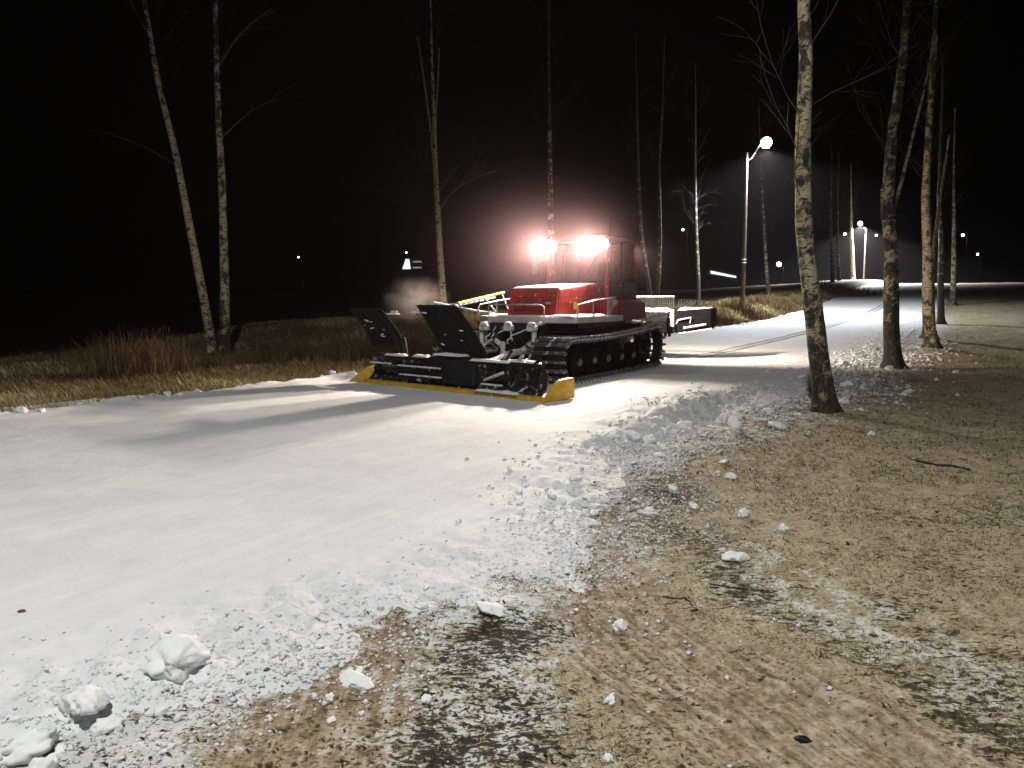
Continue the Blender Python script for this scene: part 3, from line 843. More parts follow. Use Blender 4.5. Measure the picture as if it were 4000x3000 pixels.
# end wings
w = MB()
w.hexa([(-0.62, 2.44, 0.02), (0.20, 2.50, 0.0), (0.20, 2.53, 0.0), (-0.62, 2.60, 0.02)], [(-0.60, 2.46, 0.37), (-0.20, 2.50, 0.33), (-0.20, 2.53, 0.33), (-0.60, 2.60, 0.37)])
w.move(BL).build('end_wing', 'yellow_paint', blade, 0.012)
w = MB()
w.hexa([(-0.50, -2.40, 0.02), (0.12, -2.66, 0.0), (0.12, -2.60, 0.0), (-0.50, -2.28, 0.02)], [(-0.50, -2.40, 0.34), (-0.22, -2.50, 0.28), (-0.22, -2.44, 0.28), (-0.50, -2.28, 0.34)])
w.move(BL).build('end_wing', 'yellow_paint', blade, 0.012)
# frame tubes and brackets along the blade's back and top
fr = MB()
fr.tube([(-0.24, -2.2, 0.55), (-0.24, 2.2, 0.55)], 0.05, 10); fr.tube([(-0.42, -2.0, 0.34), (-0.42, 2.1, 0.34)], 0.06, 10)
fr.tube([(-0.12, -2.1, 0.30), (-0.12, -0.5, 0.30)], 0.035, 8)
fr.move(BL).build('blade_beam', 'black_steel', groomer)
for b in (-2.1, -1.5, -0.95, -0.3, 0.35, 0.95, 1.5, 2.05):
    rb = MB(); rb.prism([(-0.52, 0.20), (-0.24, 0.18), (-0.20, 0.58), (-0.40, 0.60)], 'y', b - 0.025, b + 0.025)
    rb.move(BL).build('rib', 'black_steel', blade)
for (b0, b1, a, z, sd) in ((-1.75, -1.15, -0.15, 0.60, 1), (-1.0, -0.55, -0.22, 0.60, 2), (0.55, 1.5, -0.22, 0.60, 4), (1.3, 2.0, -0.36, 0.62, 5), (-2.0, -1.2, -0.36, 0.38, 6), (0.9, 1.9, 0.02, 0.10, 8)):
    m = snow_pad(a - 0.08, a + 0.09, b0, b1, z - 0.02, 0.05, 20 + sd, 0.04)
    co = np.empty(len(m.vertices) * 3); m.vertices.foreach_get('co', co); co = co.reshape(-1, 3)
    m.vertices.foreach_set('co', np.array([BL(*p) for p in co], np.float32).ravel()); m.update()
    link('snow_cap', m, 'packed_snow_cap', blade)
# clutter of links on the near half: slanting rods and plates
rods = [((-0.55, 0.95, 0.35), (-0.30, 1.45, 0.78)), ((-0.50, 1.15, 0.30), (-0.26, 1.75, 0.72)), ((-0.46, 1.55, 0.36), (-0.22, 2.15, 0.66)), ((-0.2, 0.9, 0.24), (-0.02, 1.5, 0.42)), ((-0.35, 1.85, 0.3), (-0.1, 2.2, 0.55))]
for i, (p, q) in enumerate(rods):
    MB().tube([BL(*p), BL(*q)], 0.03, 8).build('link_rod', 'frosted_steel' if i % 2 else 'black_steel', groomer)
for b in (1.05, 1.65):
    pl = MB(); pl.hexa([(-0.5, b, 0.40), (-0.1, b + 0.15, 0.32), (-0.1, b + 0.2, 0.32), (-0.5, b + 0.05, 0.40)], [(-0.46, b, 0.66), (-0.18, b + 0.15, 0.60), (-0.18, b + 0.2, 0.60), (-0.46, b + 0.05, 0.66)])
    pl.move(BL).build('gusset', 'black_steel', groomer, 0.01)
# the two raised deflector flaps, leaning forward over the blade
def flap(b0, b1, zb, zt, ab, at_, skew):
    m = MB()
    prof = []
    for k in np.linspace(0, 1, 9):
        prof.append((ab + (at_ - ab) * k + 0.07 * math.sin(math.pi * k) * -1, zb + (zt - zb) * k))
    r = ribbon(prof, b0, b1, 0.05, 6)
    m.v, m.f, m.sm = r.v, r.f, r.sm
    m.v = [(a, b + skew * (1 - (z - zb) / (zt - zb)) * (1 if b > (b0 + b1) / 2 else 0.35), z) for a, b, z in m.v]
    return m, prof
for b0, b1, zb, zt, ab, at_, sk_ in ((-0.46, 0.56, 0.36, 1.58, -0.50, 0.20, 0.30), (-2.50, -1.50, 0.72, 1.50, -0.36, 0.20, 0.10)):
    m, prof = flap(b0, b1, zb, zt, ab, at_, sk_)
    fl = m.move(BL).build('deflector_flap', 'black_rubber', groomer)
    for q in np.linspace(0.12, 0.88, 5):
        b = b0 + (b1 - b0) * q
        rm = MB(); rm.tube([BL(a + 0.012, b + sk_ * (1 - k / 8) * q, z) for k, (a, z) in enumerate(prof)][1:], 0.022, 6)
        rm.build('stiffening_rib', 'black_rubber', fl)
    for q in range(7):
        k = random.uniform(0.15, 0.9); b = b0 + (b1 - b0) * random.uniform(0.1, 0.9)
        a = ab + (at_ - ab) * k - 0.07 * math.sin(math.pi * k) + 0.03; z = zb + (zt - zb) * k
        s_ = random.uniform(0.015, 0.035)
        MB().box((0, 0, 0), (s_, s_ * 3.2, s_ * 0.8), Matrix.Rotation(random.uniform(-0.4, 0.4), 3, 'X')).move(lambda x, y, zz: BL(a + x, b + y, z + zz)).build('snow_fleck', 'packed_snow_cap', fl, 0.006)
# neck of the far flap, base block of the near one
nk = MB(); nk.tube([(-0.40, -1.50, 0.50), (-0.36, -1.44, 0.70), (-0.34, -1.48, 0.92)], [0.09, 0.06, 0.07], 8); nk.move(BL).build('flap_post', 'black_steel', groomer)
nk = MB(); nk.hexa([(-0.62, -0.45, 0.16), (-0.06, -0.45, 0.12), (-0.06, 0.75, 0.12), (-0.62, 0.75, 0.16)], [(-0.56, -0.40, 0.66), (-0.20, -0.36, 0.62), (-0.24, 0.60, 0.62), (-0.56, 0.64, 0.66)])
nk.move(BL).build('flap_base', 'black_steel', groomer, 0.03)
m = snow_pad(-0.52, -0.12, -0.42, 0.36, 0.64, 0.05, 31, 0.04)
co = np.empty(len(m.vertices) * 3); m.vertices.foreach_get('co', co)
m.vertices.foreach_set('co', np.array([BL(*p) for p in co.reshape(-1, 3)], np.float32).ravel()); m.update()
link('snow_cap', m, 'packed_snow_cap', groomer)
for b0, b1, z in ((-1.56, -1.22, 1.40), (-0.80, -0.44, 1.44)):
    MB().box((-0.02, (b0 + b1) / 2, z), (0.10, b1 - b0, 0.035)).box((-0.04, (b0 + b1) / 2 + 0.03, z + 0.045), (0.05, (b1 - b0) * 0.5, 0.04)).move(BL).build('flap_bracket', 'frosted_steel', groomer, 0.012)
# light strips of the small bars on its face
for (b0, b1, a, z) in ((-1.15, 0.0, 0.02, 0.24), (-1.3, -0.1, -0.06, 0.40), (1.0, 1.5, 0.0, 0.20), (-2.15, -1.5, -0.06, 0.42)):
    MB().box((a, (b0 + b1) / 2, z), (0.04, b1 - b0, 0.03)).move(BL).build('wear_strip', 'frosted_steel', blade, 0.006)

# ---- lift frame and hoses between blade and deck, white with frost
lf = [([(2.10, 0.70, 1.20), (2.46, 0.70, 1.16), (2.52, 0.70, 0.62), (2.62, 0.66, 0.42)], 0.052),
      ([(2.62, 0.80, 0.40), (2.74, 0.0, 0.40), (2.70, -0.70, 0.42)], 0.06),
      ([(2.1, 0.42, 0.62), (2.9, 0.46, 0.62), (3.5, 0.42, 0.50), (4.2, 0.36, 0.42)], 0.07),
      ([(2.1, -0.42, 0.62), (2.9, -0.42, 0.62), (3.5, -0.40, 0.50), (4.2, -0.40, 0.42)], 0.07),
      ([(2.72, 0.08, 0.38), (2.66, 0.06, 0.72), (2.60, -0.16, 0.84)], 0.055),
      ([(2.72, 0.10, 0.80), (2.9, 0.22, 0.55), (3.1, 0.42, 0.60)], 0.05),
      ([(2.45, 0.14, 0.55), (2.5, 0.40, 0.62), (2.5, 0.66, 0.80)], 0.06),
      ([(2.10, -0.62, 1.20), (2.42, -0.62, 1.16), (2.48, -0.60, 0.60)], 0.05)]
for pts, r in lf:
    MB().tube(pts, r, 10).build('lift_arm', 'frosted_steel', groomer)
for y in (0.10, 0.66, -0.50):
    MB().box((2.50, y, 1.10), (0.16, 0.20, 0.13)).box((2.56, y + 0.02, 1.18), (0.13, 0.14, 0.08)).build('bracket', 'frosted_steel', groomer, 0.03)
MB().lathe([(0.03, -0.02), (0.085, -0.02), (0.09, 0.0), (0.085, 0.02), (0.03, 0.02)], (2.72, 0.20, 0.42), 'x', 16).build('pivot_eye', 'frosted_steel', groomer)
cy = MB(); cy.tube([(2.2, -0.16, 1.08), (2.62, -0.26, 0.86)], 0.05, 10); cy.tube([(2.62, -0.26, 0.86), (2.95, -0.32, 0.66)], 0.028, 8); cy.build('lift_cylinder', 'frosted_steel', groomer)
rs = random.Random(5)
for k in range(12):
    y = -0.42 + 0.085 * k + rs.uniform(-0.03, 0.03)
    z0 = rs.uniform(1.0, 1.15); pts = []
    for q in np.linspace(0, 1, 12):
        pts.append((2.2 + 0.40 * math.sin(math.pi * q) + 0.12 * q, y + 0.22 * math.sin(q * 3 + k) * rs.uniform(0.7, 1.1), z0 - q * rs.uniform(0.42, 0.5)))
    MB().tube(pts, 0.017, 6).build('hydraulic_hose', 'frosted_steel' if k % 3 == 0 else 'black_rubber', groomer)
MB().hexa([(1.95, -0.66, 0.50), (2.22, -0.6, 0.50), (2.22, 0.6, 0.50), (1.95, 0.66, 0.50)], [(1.95, -0.7, 1.19), (2.16, -0.66, 1.19), (2.16, 0.66, 1.19), (1.95, 0.7, 1.19)]).build('front_bulkhead', 'black_steel', groomer, 0.02)

# ---- rear tiller, carried raised
for side in (1, -1):
    MB().tube([(-2.6, 0.42 * side, 0.62), (-3.6, 0.46 * side, 0.85), (-4.55, 0.48 * side, 0.92)], 0.07, 10).build('lift_arm', 'black_steel', groomer)
    MB().tube([(-2.62, 0.2 * side, 1.15), (-3.5, 0.25 * side, 1.12)], 0.06, 10).tube([(-3.5, 0.25 * side, 1.12), (-4.5, 0.3 * side, 1.05)], 0.035, 8).build('lift_cylinder', 'galvanised', groomer)
til = MB()
til.prism([(-4.58, 0.78), (-4.50, 1.10), (-4.55, 1.36), (-4.98, 1.36), (-5.06, 1.05), (-4.95, 0.74)], 'y', -1.0, 0.98)
tiller = til.build('tiller', 'tiller_black', groomer, 0.02)
for y0, y1 in ((-0.95, -0.50), (-0.46, 0.0), (0.03, 0.48), (0.51, 0.96)):
    link('snow_cap', snow_pad(-4.97, -4.55, y0, y1, 1.358, 0.10, int(40 + y0 * 10), 0.04, None, 0.05), 'packed_snow_cap', tiller)
def mesh_panel(pfn, nu, nv, th):
    m = MB()
    for i in range(nu + 1):
        m.tube([pfn(i / nu, 0), pfn(i / nu, 1)], th, 4, False)
    for j in range(nv + 1):
        m.tube([pfn(0, j / nv), pfn(1, j / nv)], th, 4, False)
    return m
def lerp3(p, q, k): return tuple(a + (b - a) * k for a, b in zip(p, q))
for y0, y1 in ((-0.98, -0.02), (0.02, 0.97)):
    mesh_panel(lambda u, v: (-5.0 - 0.05 * v, y0 + (y1 - y0) * u, 1.38 + 0.34 * v), 14, 5, 0.010).build('mesh_guard', 'black_steel', tiller)
MB().tube([(-5.0, -1.0, 1.78), (-5.0, 0.98, 1.78)], 0.026, 8).build('top_bar', 'aluminium', tiller)
for y in (-0.98, 0.0, 0.97): MB().tube([(-4.98, y, 1.3), (-5.02, y, 1.78)], 0.02, 6).build('guard_post', 'black_steel', tiller)
for side in (1, -1):
    def wg(x, y, z): return (x, y * side, z)
    a0, a1 = (-4.92, 1.10), (-5.45, 1.95)
    wm = MB()
    def sec(p, zb, zt): return [(p[0] + 0.16, p[1], zb), (p[0] + 0.10, p[1], zt), (p[0] - 0.36, p[1], zt), (p[0] - 0.44, p[1], zb + 0.1), (p[0] - 0.2, p[1], zb - 0.06)]
    A = sec(a0, 0.78, 1.38); B = sec(a1, 0.92, 1.46)
    wm.add(A + B, [(0, 1, 2, 3, 4), (9, 8, 7, 6, 5)] + [(i, i + 5, (i + 1) % 5 + 5, (i + 1) % 5) for i in range(5)])
    wm.move(wg); 
    wing = wm.build('tiller_wing', 'tiller_black', groomer, 0.015)
    n = 30
    # snow on the wing's top, following its slant
    X = []; 
    m = snow_pad(-0.34, 0.08, 0.02, 0.92, 0, 0.10, 61 + side, 0.045, None, 0.05)
    co = np.empty(len(m.vertices) * 3); m.vertices.foreach_get('co', co); co = co.reshape(-1, 3)
    dk_ = np.clip((co[:, 1]) / 0.98, 0, 1)
    new = np.stack([a0[0] + (a1[0] - a0[0]) * dk_ + co[:, 0], (a0[1] + (a1[1] - a0[1]) * dk_) * side, 1.38 + 0.08 * dk_ + 0.002 + co[:, 2] * (1 - 0.75 * dk_)], -1)
    m.vertices.foreach_set('co', new.astype(np.float32).ravel()); m.update()
    if side < 0: m.flip_normals()
    link('snow_cap', m, 'packed_snow_cap', wing)
    mesh_panel(lambda u, v: wg(a0[0] - 0.30 + (a1[0] - a0[0]) * u, a0[1] - 0.06 + (a1[1] - a0[1]) * u, 1.38 + 0.08 * u + (0.32 - 0.14 * u) * v), 13, 4, 0.010).build('mesh_guard', 'black_steel', wing)
    MB().tube([wg(-4.84, 1.02, 0.84), wg(-4.80, 1.18, 1.12), wg(-4.95, 1.5, 1.20), wg(-5.05, 1.42, 0.95)], 0.022, 6).build('hydraulic_hose', 'frosted_steel', wing)
    MB().tube([wg(-4.80, 1.35, 0.90), wg(-5.18, 1.85, 1.0)], 0.035, 8).tube([wg(-4.78, 1.2, 0.74), wg(-5.28, 2.0, 0.88)], 0.022, 6).build('scraper_bar', 'frosted_steel', wing)
    MB().hexa([wg(-4.72, 0.98, 0.95), wg(-4.62, 0.98, 0.95), wg(-4.62, 1.12, 0.95), wg(-4.72, 1.12, 0.95)], [wg(-4.76, 1.0, 1.40), wg(-4.66, 1.0, 1.40), wg(-4.68, 1.06, 1.42), wg(-4.76, 1.08, 1.42)]).build('hinge_bracket', 'frosted_steel', groomer, 0.01)
    MB().tube([wg(-2.9, 0.62, 1.0), wg(-3.8, 0.80, 1.25), wg(-4.5, 0.98, 1.3)], 0.018, 6).tube([wg(-3.2, 0.7, 0.7), wg(-3.9, 0.86, 1.12), wg(-4.5, 1.0, 1.2), wg(-4.62, 1.0, 0.9)], 0.016, 6).build('hydraulic_hose', 'black_rubber', groomer)
    tr = MB().box((-2.95, 0.55 * side, 0.92), (0.35, 0.36, 0.16)); tr.build('rear_hitch', 'black_steel', groomer, 0.02)
    link('snow_cap', snow_pad(-3.12, -2.78, 0.55 * side - 0.17, 0.55 * side + 0.17, 1.0, 0.10, 70 + side, 0.04), 'packed_snow_cap', groomer)
fin = MB()
for k in range(16): fin.box((-4.80, -0.94 + 0.125 * k, 0.72), (0.22, 0.02, 0.14))
fin.build('tiller_comb', 'black_rubber', tiller)

# ------------------------------------------------------------------ birches
def resample(pts, step):
    P = np.array(pts, float)
    d = np.linalg.norm(np.diff(P, axis=0), axis=1); c = np.concatenate([[0], np.cumsum(d)])
    n = max(3, int(c[-1] / step))
    # smooth interpolation through the points
    q = np.linspace(0, c[-1], n)
    lin = np.stack([np.interp(q, c, P[:, k]) for k in range(3)], -1)
    k = max(1, int(0.35 / step))
    pad = np.concatenate([np.repeat(lin[:1], k, 0), lin, np.repeat(lin[-1:], k, 0)])
    ker = np.ones(2 * k + 1) / (2 * k + 1)
    sm = np.stack([np.convolve(pad[:, j], ker, 'valid') for j in range(3)], -1)
    sm[0] = lin[0]
    return sm, q / c[-1]

def trunk_mesh(pts, r0, r1, seed, flare=0.5, dark=0.0, dark_base=1.4, ring=16, step=0.10):
    P, k = resample(pts, step)
    n = len(P)
    h = P[:, 2]
    rad = r0 + (r1 - r0) * k ** 0.9
    rad = rad * (1 + flare * np.exp(-np.clip(h - h[0], 0, 99) / 0.22))
    ang = np.linspace(0, 2 * math.pi, ring, endpoint=False)
    A, H = np.meshgrid(ang, np.arange(n), indexing='xy')
    hh = h[H]
    wob = 1 + 0.07 * fbm(np.cos(A) * 1.4 + seed, hh * 1.6 + np.sin(A) * 1.4, 3, seed) + 0.22 * np.exp(-np.clip(hh - h[0], 0, 9) / 0.2) * np.cos(A * 5 + seed)
    X = P[H, 0] + rad[H] * wob * np.cos(A); Y = P[H, 1] + rad[H] * wob * np.sin(A); Z = hh
    v = np.stack([X, Y, Z], -1).reshape(-1, 3)
    i = np.arange(n - 1)[:, None]; j = np.arange(ring)[None, :]; j2 = (j + 1) % ring
    f = np.stack([i * ring + j, i * ring + j2, (i + 1) * ring + j2, (i + 1) * ring + j], -1).reshape(-1, 4)
    dk = dark + 0.38 * np.exp(-np.clip(hh - h[0], 0, 99) / dark_base) + 0.20 * sst(4.5, 10, hh - h[0])  # dark foot is bark; upper darkening imitates lamp light fading with height
    return np_mesh('trunk', v, f, dict(height=hh, dark=dk))

class Twigs:
    def __init__(self): self.v = []; self.f = []; self.n = 0; self.h = []
    def tube(self, P, r, sides):
        P = np.asarray(P, float); m = len(P)
        d = np.gradient(P, axis=0); d /= np.linalg.norm(d, axis=1)[:, None] + 1e-9
        up = np.array([0.31, 0.2, 0.93]); a = np.cross(d, up); a /= np.linalg.norm(a, axis=1)[:, None] + 1e-9
        b = np.cross(d, a)
        for q in range(sides):
            pass
        an = np.linspace(0, 2 * math.pi, sides, endpoint=False)
        rr = np.asarray(r)[:, None, None]
        V = P[:, None, :] + rr * (np.cos(an)[None, :, None] * a[:, None, :] + np.sin(an)[None, :, None] * b[:, None, :])
        i = np.arange(m - 1)[:, None]; j = np.arange(sides)[None, :]; j2 = (j + 1) % sides
        F_ = np.stack([i * sides + j, i * sides + j2, (i + 1) * sides + j2, (i + 1) * sides + j], -1).reshape(-1, 4) + self.n
        self.v.append(V.reshape(-1, 3)); self.f.append(F_); self.n += m * sides
    def mesh(self): return np_mesh('crown', np.concatenate(self.v), np.concatenate(self.f))

def grow(tw, p, d, length, r, rs, depth, minr=0.0028, droop=0.25):
    n = max(4, int(length / 0.14)); P = [np.array(p, float)]; d = np.array(d, float); d /= np.linalg.norm(d)
    step = length / n
    dirs = []
    for i in range(n):
        d = d + rs.normal(0, 0.085, 3) + np.array([0, 0, (0.05 if depth > 1 else -droop * 0.10 * i / n)])
        d /= np.linalg.norm(d); P.append(P[-1] + d * step); dirs.append(d.copy())
    rad = np.linspace(r, max(minr, r * 0.25), n + 1)
    tw.tube(P, rad, 6 if r > 0.02 else (4 if r > 0.008 else 3))
    if depth <= 0: return
    k = max(2, int(length * (3.4 if depth > 1 else 4.2)))
    for q in range(k):
        i = rs.integers(max(1, n // 5), n + 1)
        dd = dirs[min(i, n - 1)]
        side = np.cross(dd, rs.normal(0, 1, 3)); side /= np.linalg.norm(side) + 1e-9
        nd = dd * 0.75 + side * rs.uniform(0.35, 0.75) + np.array([0, 0, 0.12])
        grow(tw, P[i], nd, length * rs.uniform(0.28, 0.55), max(minr, rad[i] * rs.uniform(0.35, 0.6)), rs, depth - 1, minr, droop)

def birch(name, label, Y, xz, r0, r1, seed, nb=10, blen=2.0, bstart=0.3, dark=0.0, forks=(), extra=(), flare=0.5, dark_base=1.4, group=None, top=None, depth=2, bias=(0, 0), basez=None):
    rs = np.random.default_rng(seed)
    bx, bz = xz[0]
    bz_ = float(surf_z(bx, Y)) - 0.05 if basez is None else basez
    root = empty(name, (bx, Y, bz_))
    tag(root, label, 'tree', group)
    pts = []
    for i, (x, z) in enumerate(xz):
        pts.append((x - bx, 0.10 * math.sin(i * 1.7 + seed) * (i > 0), (z if i else bz_) - bz_))
    if top:                                                     # goes on above the frame
        dx, dz = xz[-1][0] - xz[-2][0], xz[-1][1] - xz[-2][1]
        q = (top - pts[-1][2]) / dz
        pts.append((pts[-1][0] + dx * q * 0.6, 0.2, top)); r1 = r1 * 0.35
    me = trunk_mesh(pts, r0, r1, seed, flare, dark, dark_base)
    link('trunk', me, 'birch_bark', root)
    for fk in forks:
        fy = fk.get('Y', Y)
        fp = [(x - bx, 0.06 * i + fy - Y, z - bz_) for i, (x, z) in enumerate(fk['xz'])]
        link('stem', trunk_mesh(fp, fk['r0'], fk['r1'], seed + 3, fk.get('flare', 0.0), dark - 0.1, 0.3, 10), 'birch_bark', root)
    tw = Twigs()
    for e in extra:
        P = np.array([(x - bx, 0.05 * i * (1 if i % 2 else -1), z - bz_) for i, (x, z) in enumerate(e['xz'])])
        P, k = resample(P, 0.12)
        rr = np.linspace(e['r0'], e['r1'], len(P))
        tw.tube(P, rr, 8)
        for q in range(e.get('n', 8)):
            i = rs.integers(len(P) // 4, len(P))
            dd = P[min(i + 1, len(P) - 1)] - P[max(i - 1, 0)]; dd /= np.linalg.norm(dd) + 1e-9
            side = np.cross(dd, rs.normal(0, 1, 3)); side /= np.linalg.norm(side)
            grow(tw, P[i], dd * 0.6 + side * 0.5 + np.array([0, 0, 0.35]), rs.uniform(0.5, 1.2), rr[i] * 0.5, rs, 1)
    TP, TK = resample(pts, 0.2)
    for q in range(nb):
        k = bstart + (0.98 - bstart) * (q + rs.uniform(0, 0.9)) / nb
        i = min(len(TP) - 2, int(k * len(TP)))
        a = rs.uniform(0, 2 * math.pi)
        el = rs.uniform(0.35, 0.9)
        d = np.array([math.cos(a) + bias[0], math.sin(a) + bias[1], el + 0.5 * k])
        L = blen * (1.15 - 0.7 * k) * rs.uniform(0.6, 1.2)
        rt = r0 + (r1 - r0) * k
        grow(tw, TP[i], d, L, min(rt * 0.28, 0.017) * rs.uniform(0.5, 1.0), rs, depth)
    if tw.n: 
        cm = tw.mesh(); link('crown', cm, 'twig_bark', root)
    return root

RG = 'birches along the right of the piste'; LG = 'birches along the left bank'
birch('birch_tree', 'thick leaning birch with patchy dark bark nearest the camera on the right', 12.0,
      [(4.94, 0.0), (4.79, 0.77), (4.62, 1.77), (4.51, 2.76), (4.43, 4.15), (4.38, 5.36), (4.33, 6.16)], 0.165, 0.115, 21, 14, 2.4, 0.26, 0.0, flare=0.55, dark_base=0.8, group=RG, top=11.0, bias=(0.35, 0.2))
birch('birch_tree', 'brownish birch with a swollen fork, second from the camera on the right', 19.5,
      [(9.71, 0.0), (9.58, 1.12), (9.47, 2.74), (9.36, 4.15), (9.39, 5.68), (9.49, 7.22), (9.54, 8.95)], 0.21, 0.10, 33, 18, 2.6, 0.38, 0.07, flare=0.6, dark_base=1.0, group=RG, top=13.0,
      forks=[dict(xz=[(9.5, 3.9), (9.8, 5.2), (10.15, 6.8), (10.4, 8.4)], r0=0.05, r1=0.02), dict(xz=[(9.40, 3.7), (9.32, 4.3), (9.30, 4.6)], r0=0.19, r1=0.10)])
birch('birch_tree', 'pale double-stemmed birch with flared roots in front of the browner trunk', 27.0,
      [(14.78, 0.1), (14.55, 1.55), (14.38, 3.15), (14.22, 5.19), (14.28, 7.82), (14.27, 10.24)], 0.20, 0.09, 45, 22, 2.8, 0.4, -0.10, flare=0.9, dark_base=0.7, group=RG, top=14.0,
      forks=[dict(xz=[(15.0, -0.05), (14.86, 1.2), (14.80, 3.0), (14.95, 5.0), (15.2, 7.5)], r0=0.11, r1=0.035, flare=0.5, Y=27.25)])
birch('birch_tree', 'browner birch close behind the pale double-stemmed one', 31.5,
      [(17.1, 0.2), (16.95, 1.9), (16.75, 4.2), (16.55, 6.6), (16.6, 9.5)], 0.24, 0.10, 57, 18, 2.6, 0.45, 0.04, flare=0.7, dark_base=1.0, group=RG, top=14.0)
birch('birch_tree', 'slim dark birch between the double-stemmed birch and the grass slope', 41.5,
      [(23.1, 0.45), (22.95, 2.42), (22.8, 4.78), (22.6, 7.11), (22.5, 12.1)], 0.19, 0.08, 58, 14, 2.4, 0.4, 0.12, flare=0.6, dark_base=2.0, group=RG, top=14.0)
birch('birch_tree', 'white spotted birch farthest of those right of the piste', 60.0,
      [(34.25, 1.36), (34.03, 4.91), (33.87, 8.07), (33.69, 12.23)], 0.22, 0.10, 59, 12, 2.4, 0.5, -0.06, group=RG, top=15.0)
birch('birch_tree', 'left birch stem of the leaning pair, tilting left into the dark', 21.3,
      [(-8.28, 0.0), (-8.49, 1.83), (-8.84, 3.84), (-9.07, 5.68), (-9.42, 7.49), (-9.74, 9.62)], 0.135, 0.085, 61, 10, 2.4, 0.5, -0.10, group=LG, top=13.0, dark_base=0.6,
      extra=[dict(xz=[(-9.0, 5.3), (-10.0, 5.9), (-11.2, 6.3)], r0=0.018, r1=0.006, n=4), dict(xz=[(-9.65, 8.7), (-9.95, 9.3), (-10.2, 9.9)], r0=0.03, r1=0.012, n=3)])
birch('birch_tree', 'upright birch stem beside the left-leaning one', 21.6,
      [(-8.08, 0.0), (-8.03, 2.35), (-7.99, 4.87), (-7.97, 7.33), (-7.94, 9.73)], 0.145, 0.08, 62, 8, 2.2, 0.6, -0.02, group=LG, top=13.0, dark_base=0.9,
      extra=[dict(xz=[(-7.97, 8.0), (-7.55, 8.65), (-7.0, 9.1), (-6.45, 9.6)], r0=0.045, r1=0.015, n=4), dict(xz=[(-7.98, 6.1), (-7.45, 6.6), (-6.9, 6.95), (-6.3, 7.2)], r0=0.03, r1=0.01, n=4)])
birch('birch_tree', 'bright bare birch with a long right-hand branch rising behind the blade', 28.5,
      [(-2.47, 0.0), (-2.54, 1.45), (-2.64, 3.56), (-2.71, 5.22), (-2.76, 6.2), (-2.80, 7.4), (-2.82, 9.13), (-2.86, 10.4)], 0.15, 0.045, 63, 20, 2.6, 0.22, -0.18, group=LG, top=12.5, dark_base=0.3,
      forks=[dict(xz=[(-2.74, 5.7), (-2.84, 6.8), (-2.95, 7.9), (-3.16, 9.6), (-3.4, 11.2)], r0=0.06, r1=0.02), dict(xz=[(-2.79, 7.2), (-2.74, 8.4), (-2.66, 9.6), (-2.6, 10.8)], r0=0.04, r1=0.015)],
      extra=[dict(xz=[(-2.69, 4.9), (-2.45, 5.3), (-2.2, 5.63), (-1.7, 5.98), (-1.02, 6.24), (-0.27, 6.5)], r0=0.055, r1=0.014, n=12), dict(xz=[(-1.85, 5.9), (-1.55, 6.3), (-1.3, 6.6), (-1.1, 7.1)], r0=0.035, r1=0.01, n=6), dict(xz=[(-2.72, 5.6), (-2.3, 6.2), (-1.8, 6.7), (-1.4, 7.4)], r0=0.035, r1=0.01, n=8)])
birch('birch_tree', 'straight slender birch standing above the left roof lamp', 35.6,
      [(1.88, 0.1), (1.77, 5.07), (1.69, 8.96), (1.63, 11.97), (1.62, 14.93)], 0.17, 0.07, 64, 18, 2.6, 0.35, 0.08, group=LG, top=16.5, dark_base=0.8)
birch('birch_tree', 'left stem of the thin V-shaped birch pair behind the tiller', 47.0,
      [(8.5, 0.5), (8.25, 2.83), (7.78, 5.32), (7.59, 8.6), (7.41, 12.62)], 0.17, 0.07, 65, 12, 2.6, 0.4, 0.14, group=LG, top=16.5)
birch('birch_tree', 'right stem of the thin V-shaped birch pair behind the tiller', 47.6,
      [(8.85, 0.5), (8.98, 3.14), (9.05, 5.4), (8.9, 10.12), (9.0, 12.85)], 0.15, 0.06, 66, 12, 2.6, 0.4, 0.14, group=LG, top=16.5)
birch('birch_tree', 'thin crooked birch midway between the groomer and the lamp pole', 54.0,
      [(13.02, 0.7), (12.95, 3.32), (12.73, 7.12), (12.56, 11.17), (12.46, 15.16)], 0.17, 0.05, 67, 16, 3.0, 0.3, 0.16, group=LG, top=16.5)
birch('birch_tree', 'small birch just right of the lamp pole', 68.0,
      [(22.6, 1.4), (22.29, 4.54), (21.96, 8.13), (21.59, 11.68)], 0.19, 0.06, 68, 16, 3.4, 0.25, 0.02, group=LG, top=16.5)
birch('birch_tree', 'white birch on the crest beside the far lamp', 112.0,
      [(49.3, 4.0), (49.06, 8.0), (48.64, 11.6), (48.5, 14.0)], 0.30, 0.12, 69, 10, 3.5, 0.4, -0.2, group=LG, top=16.5)
birch('birch_tree', 'dim birch left of the far white one at the bend', 100.0,
      [(42.2, 3.2), (42.0, 6.2), (41.7, 9.5), (41.6, 13)], 0.22, 0.08, 70, 12, 3.4, 0.3, 0.0, group=LG, top=16.5)
birch('birch_tree', 'dim birch at the bend nearest the thick right-hand trunk', 92.0,
      [(38.0, 2.6), (37.9, 5.5), (37.6, 9), (37.5, 12)], 0.22, 0.08, 71, 12, 3.4, 0.3, 0.0, group=LG, top=16.5)

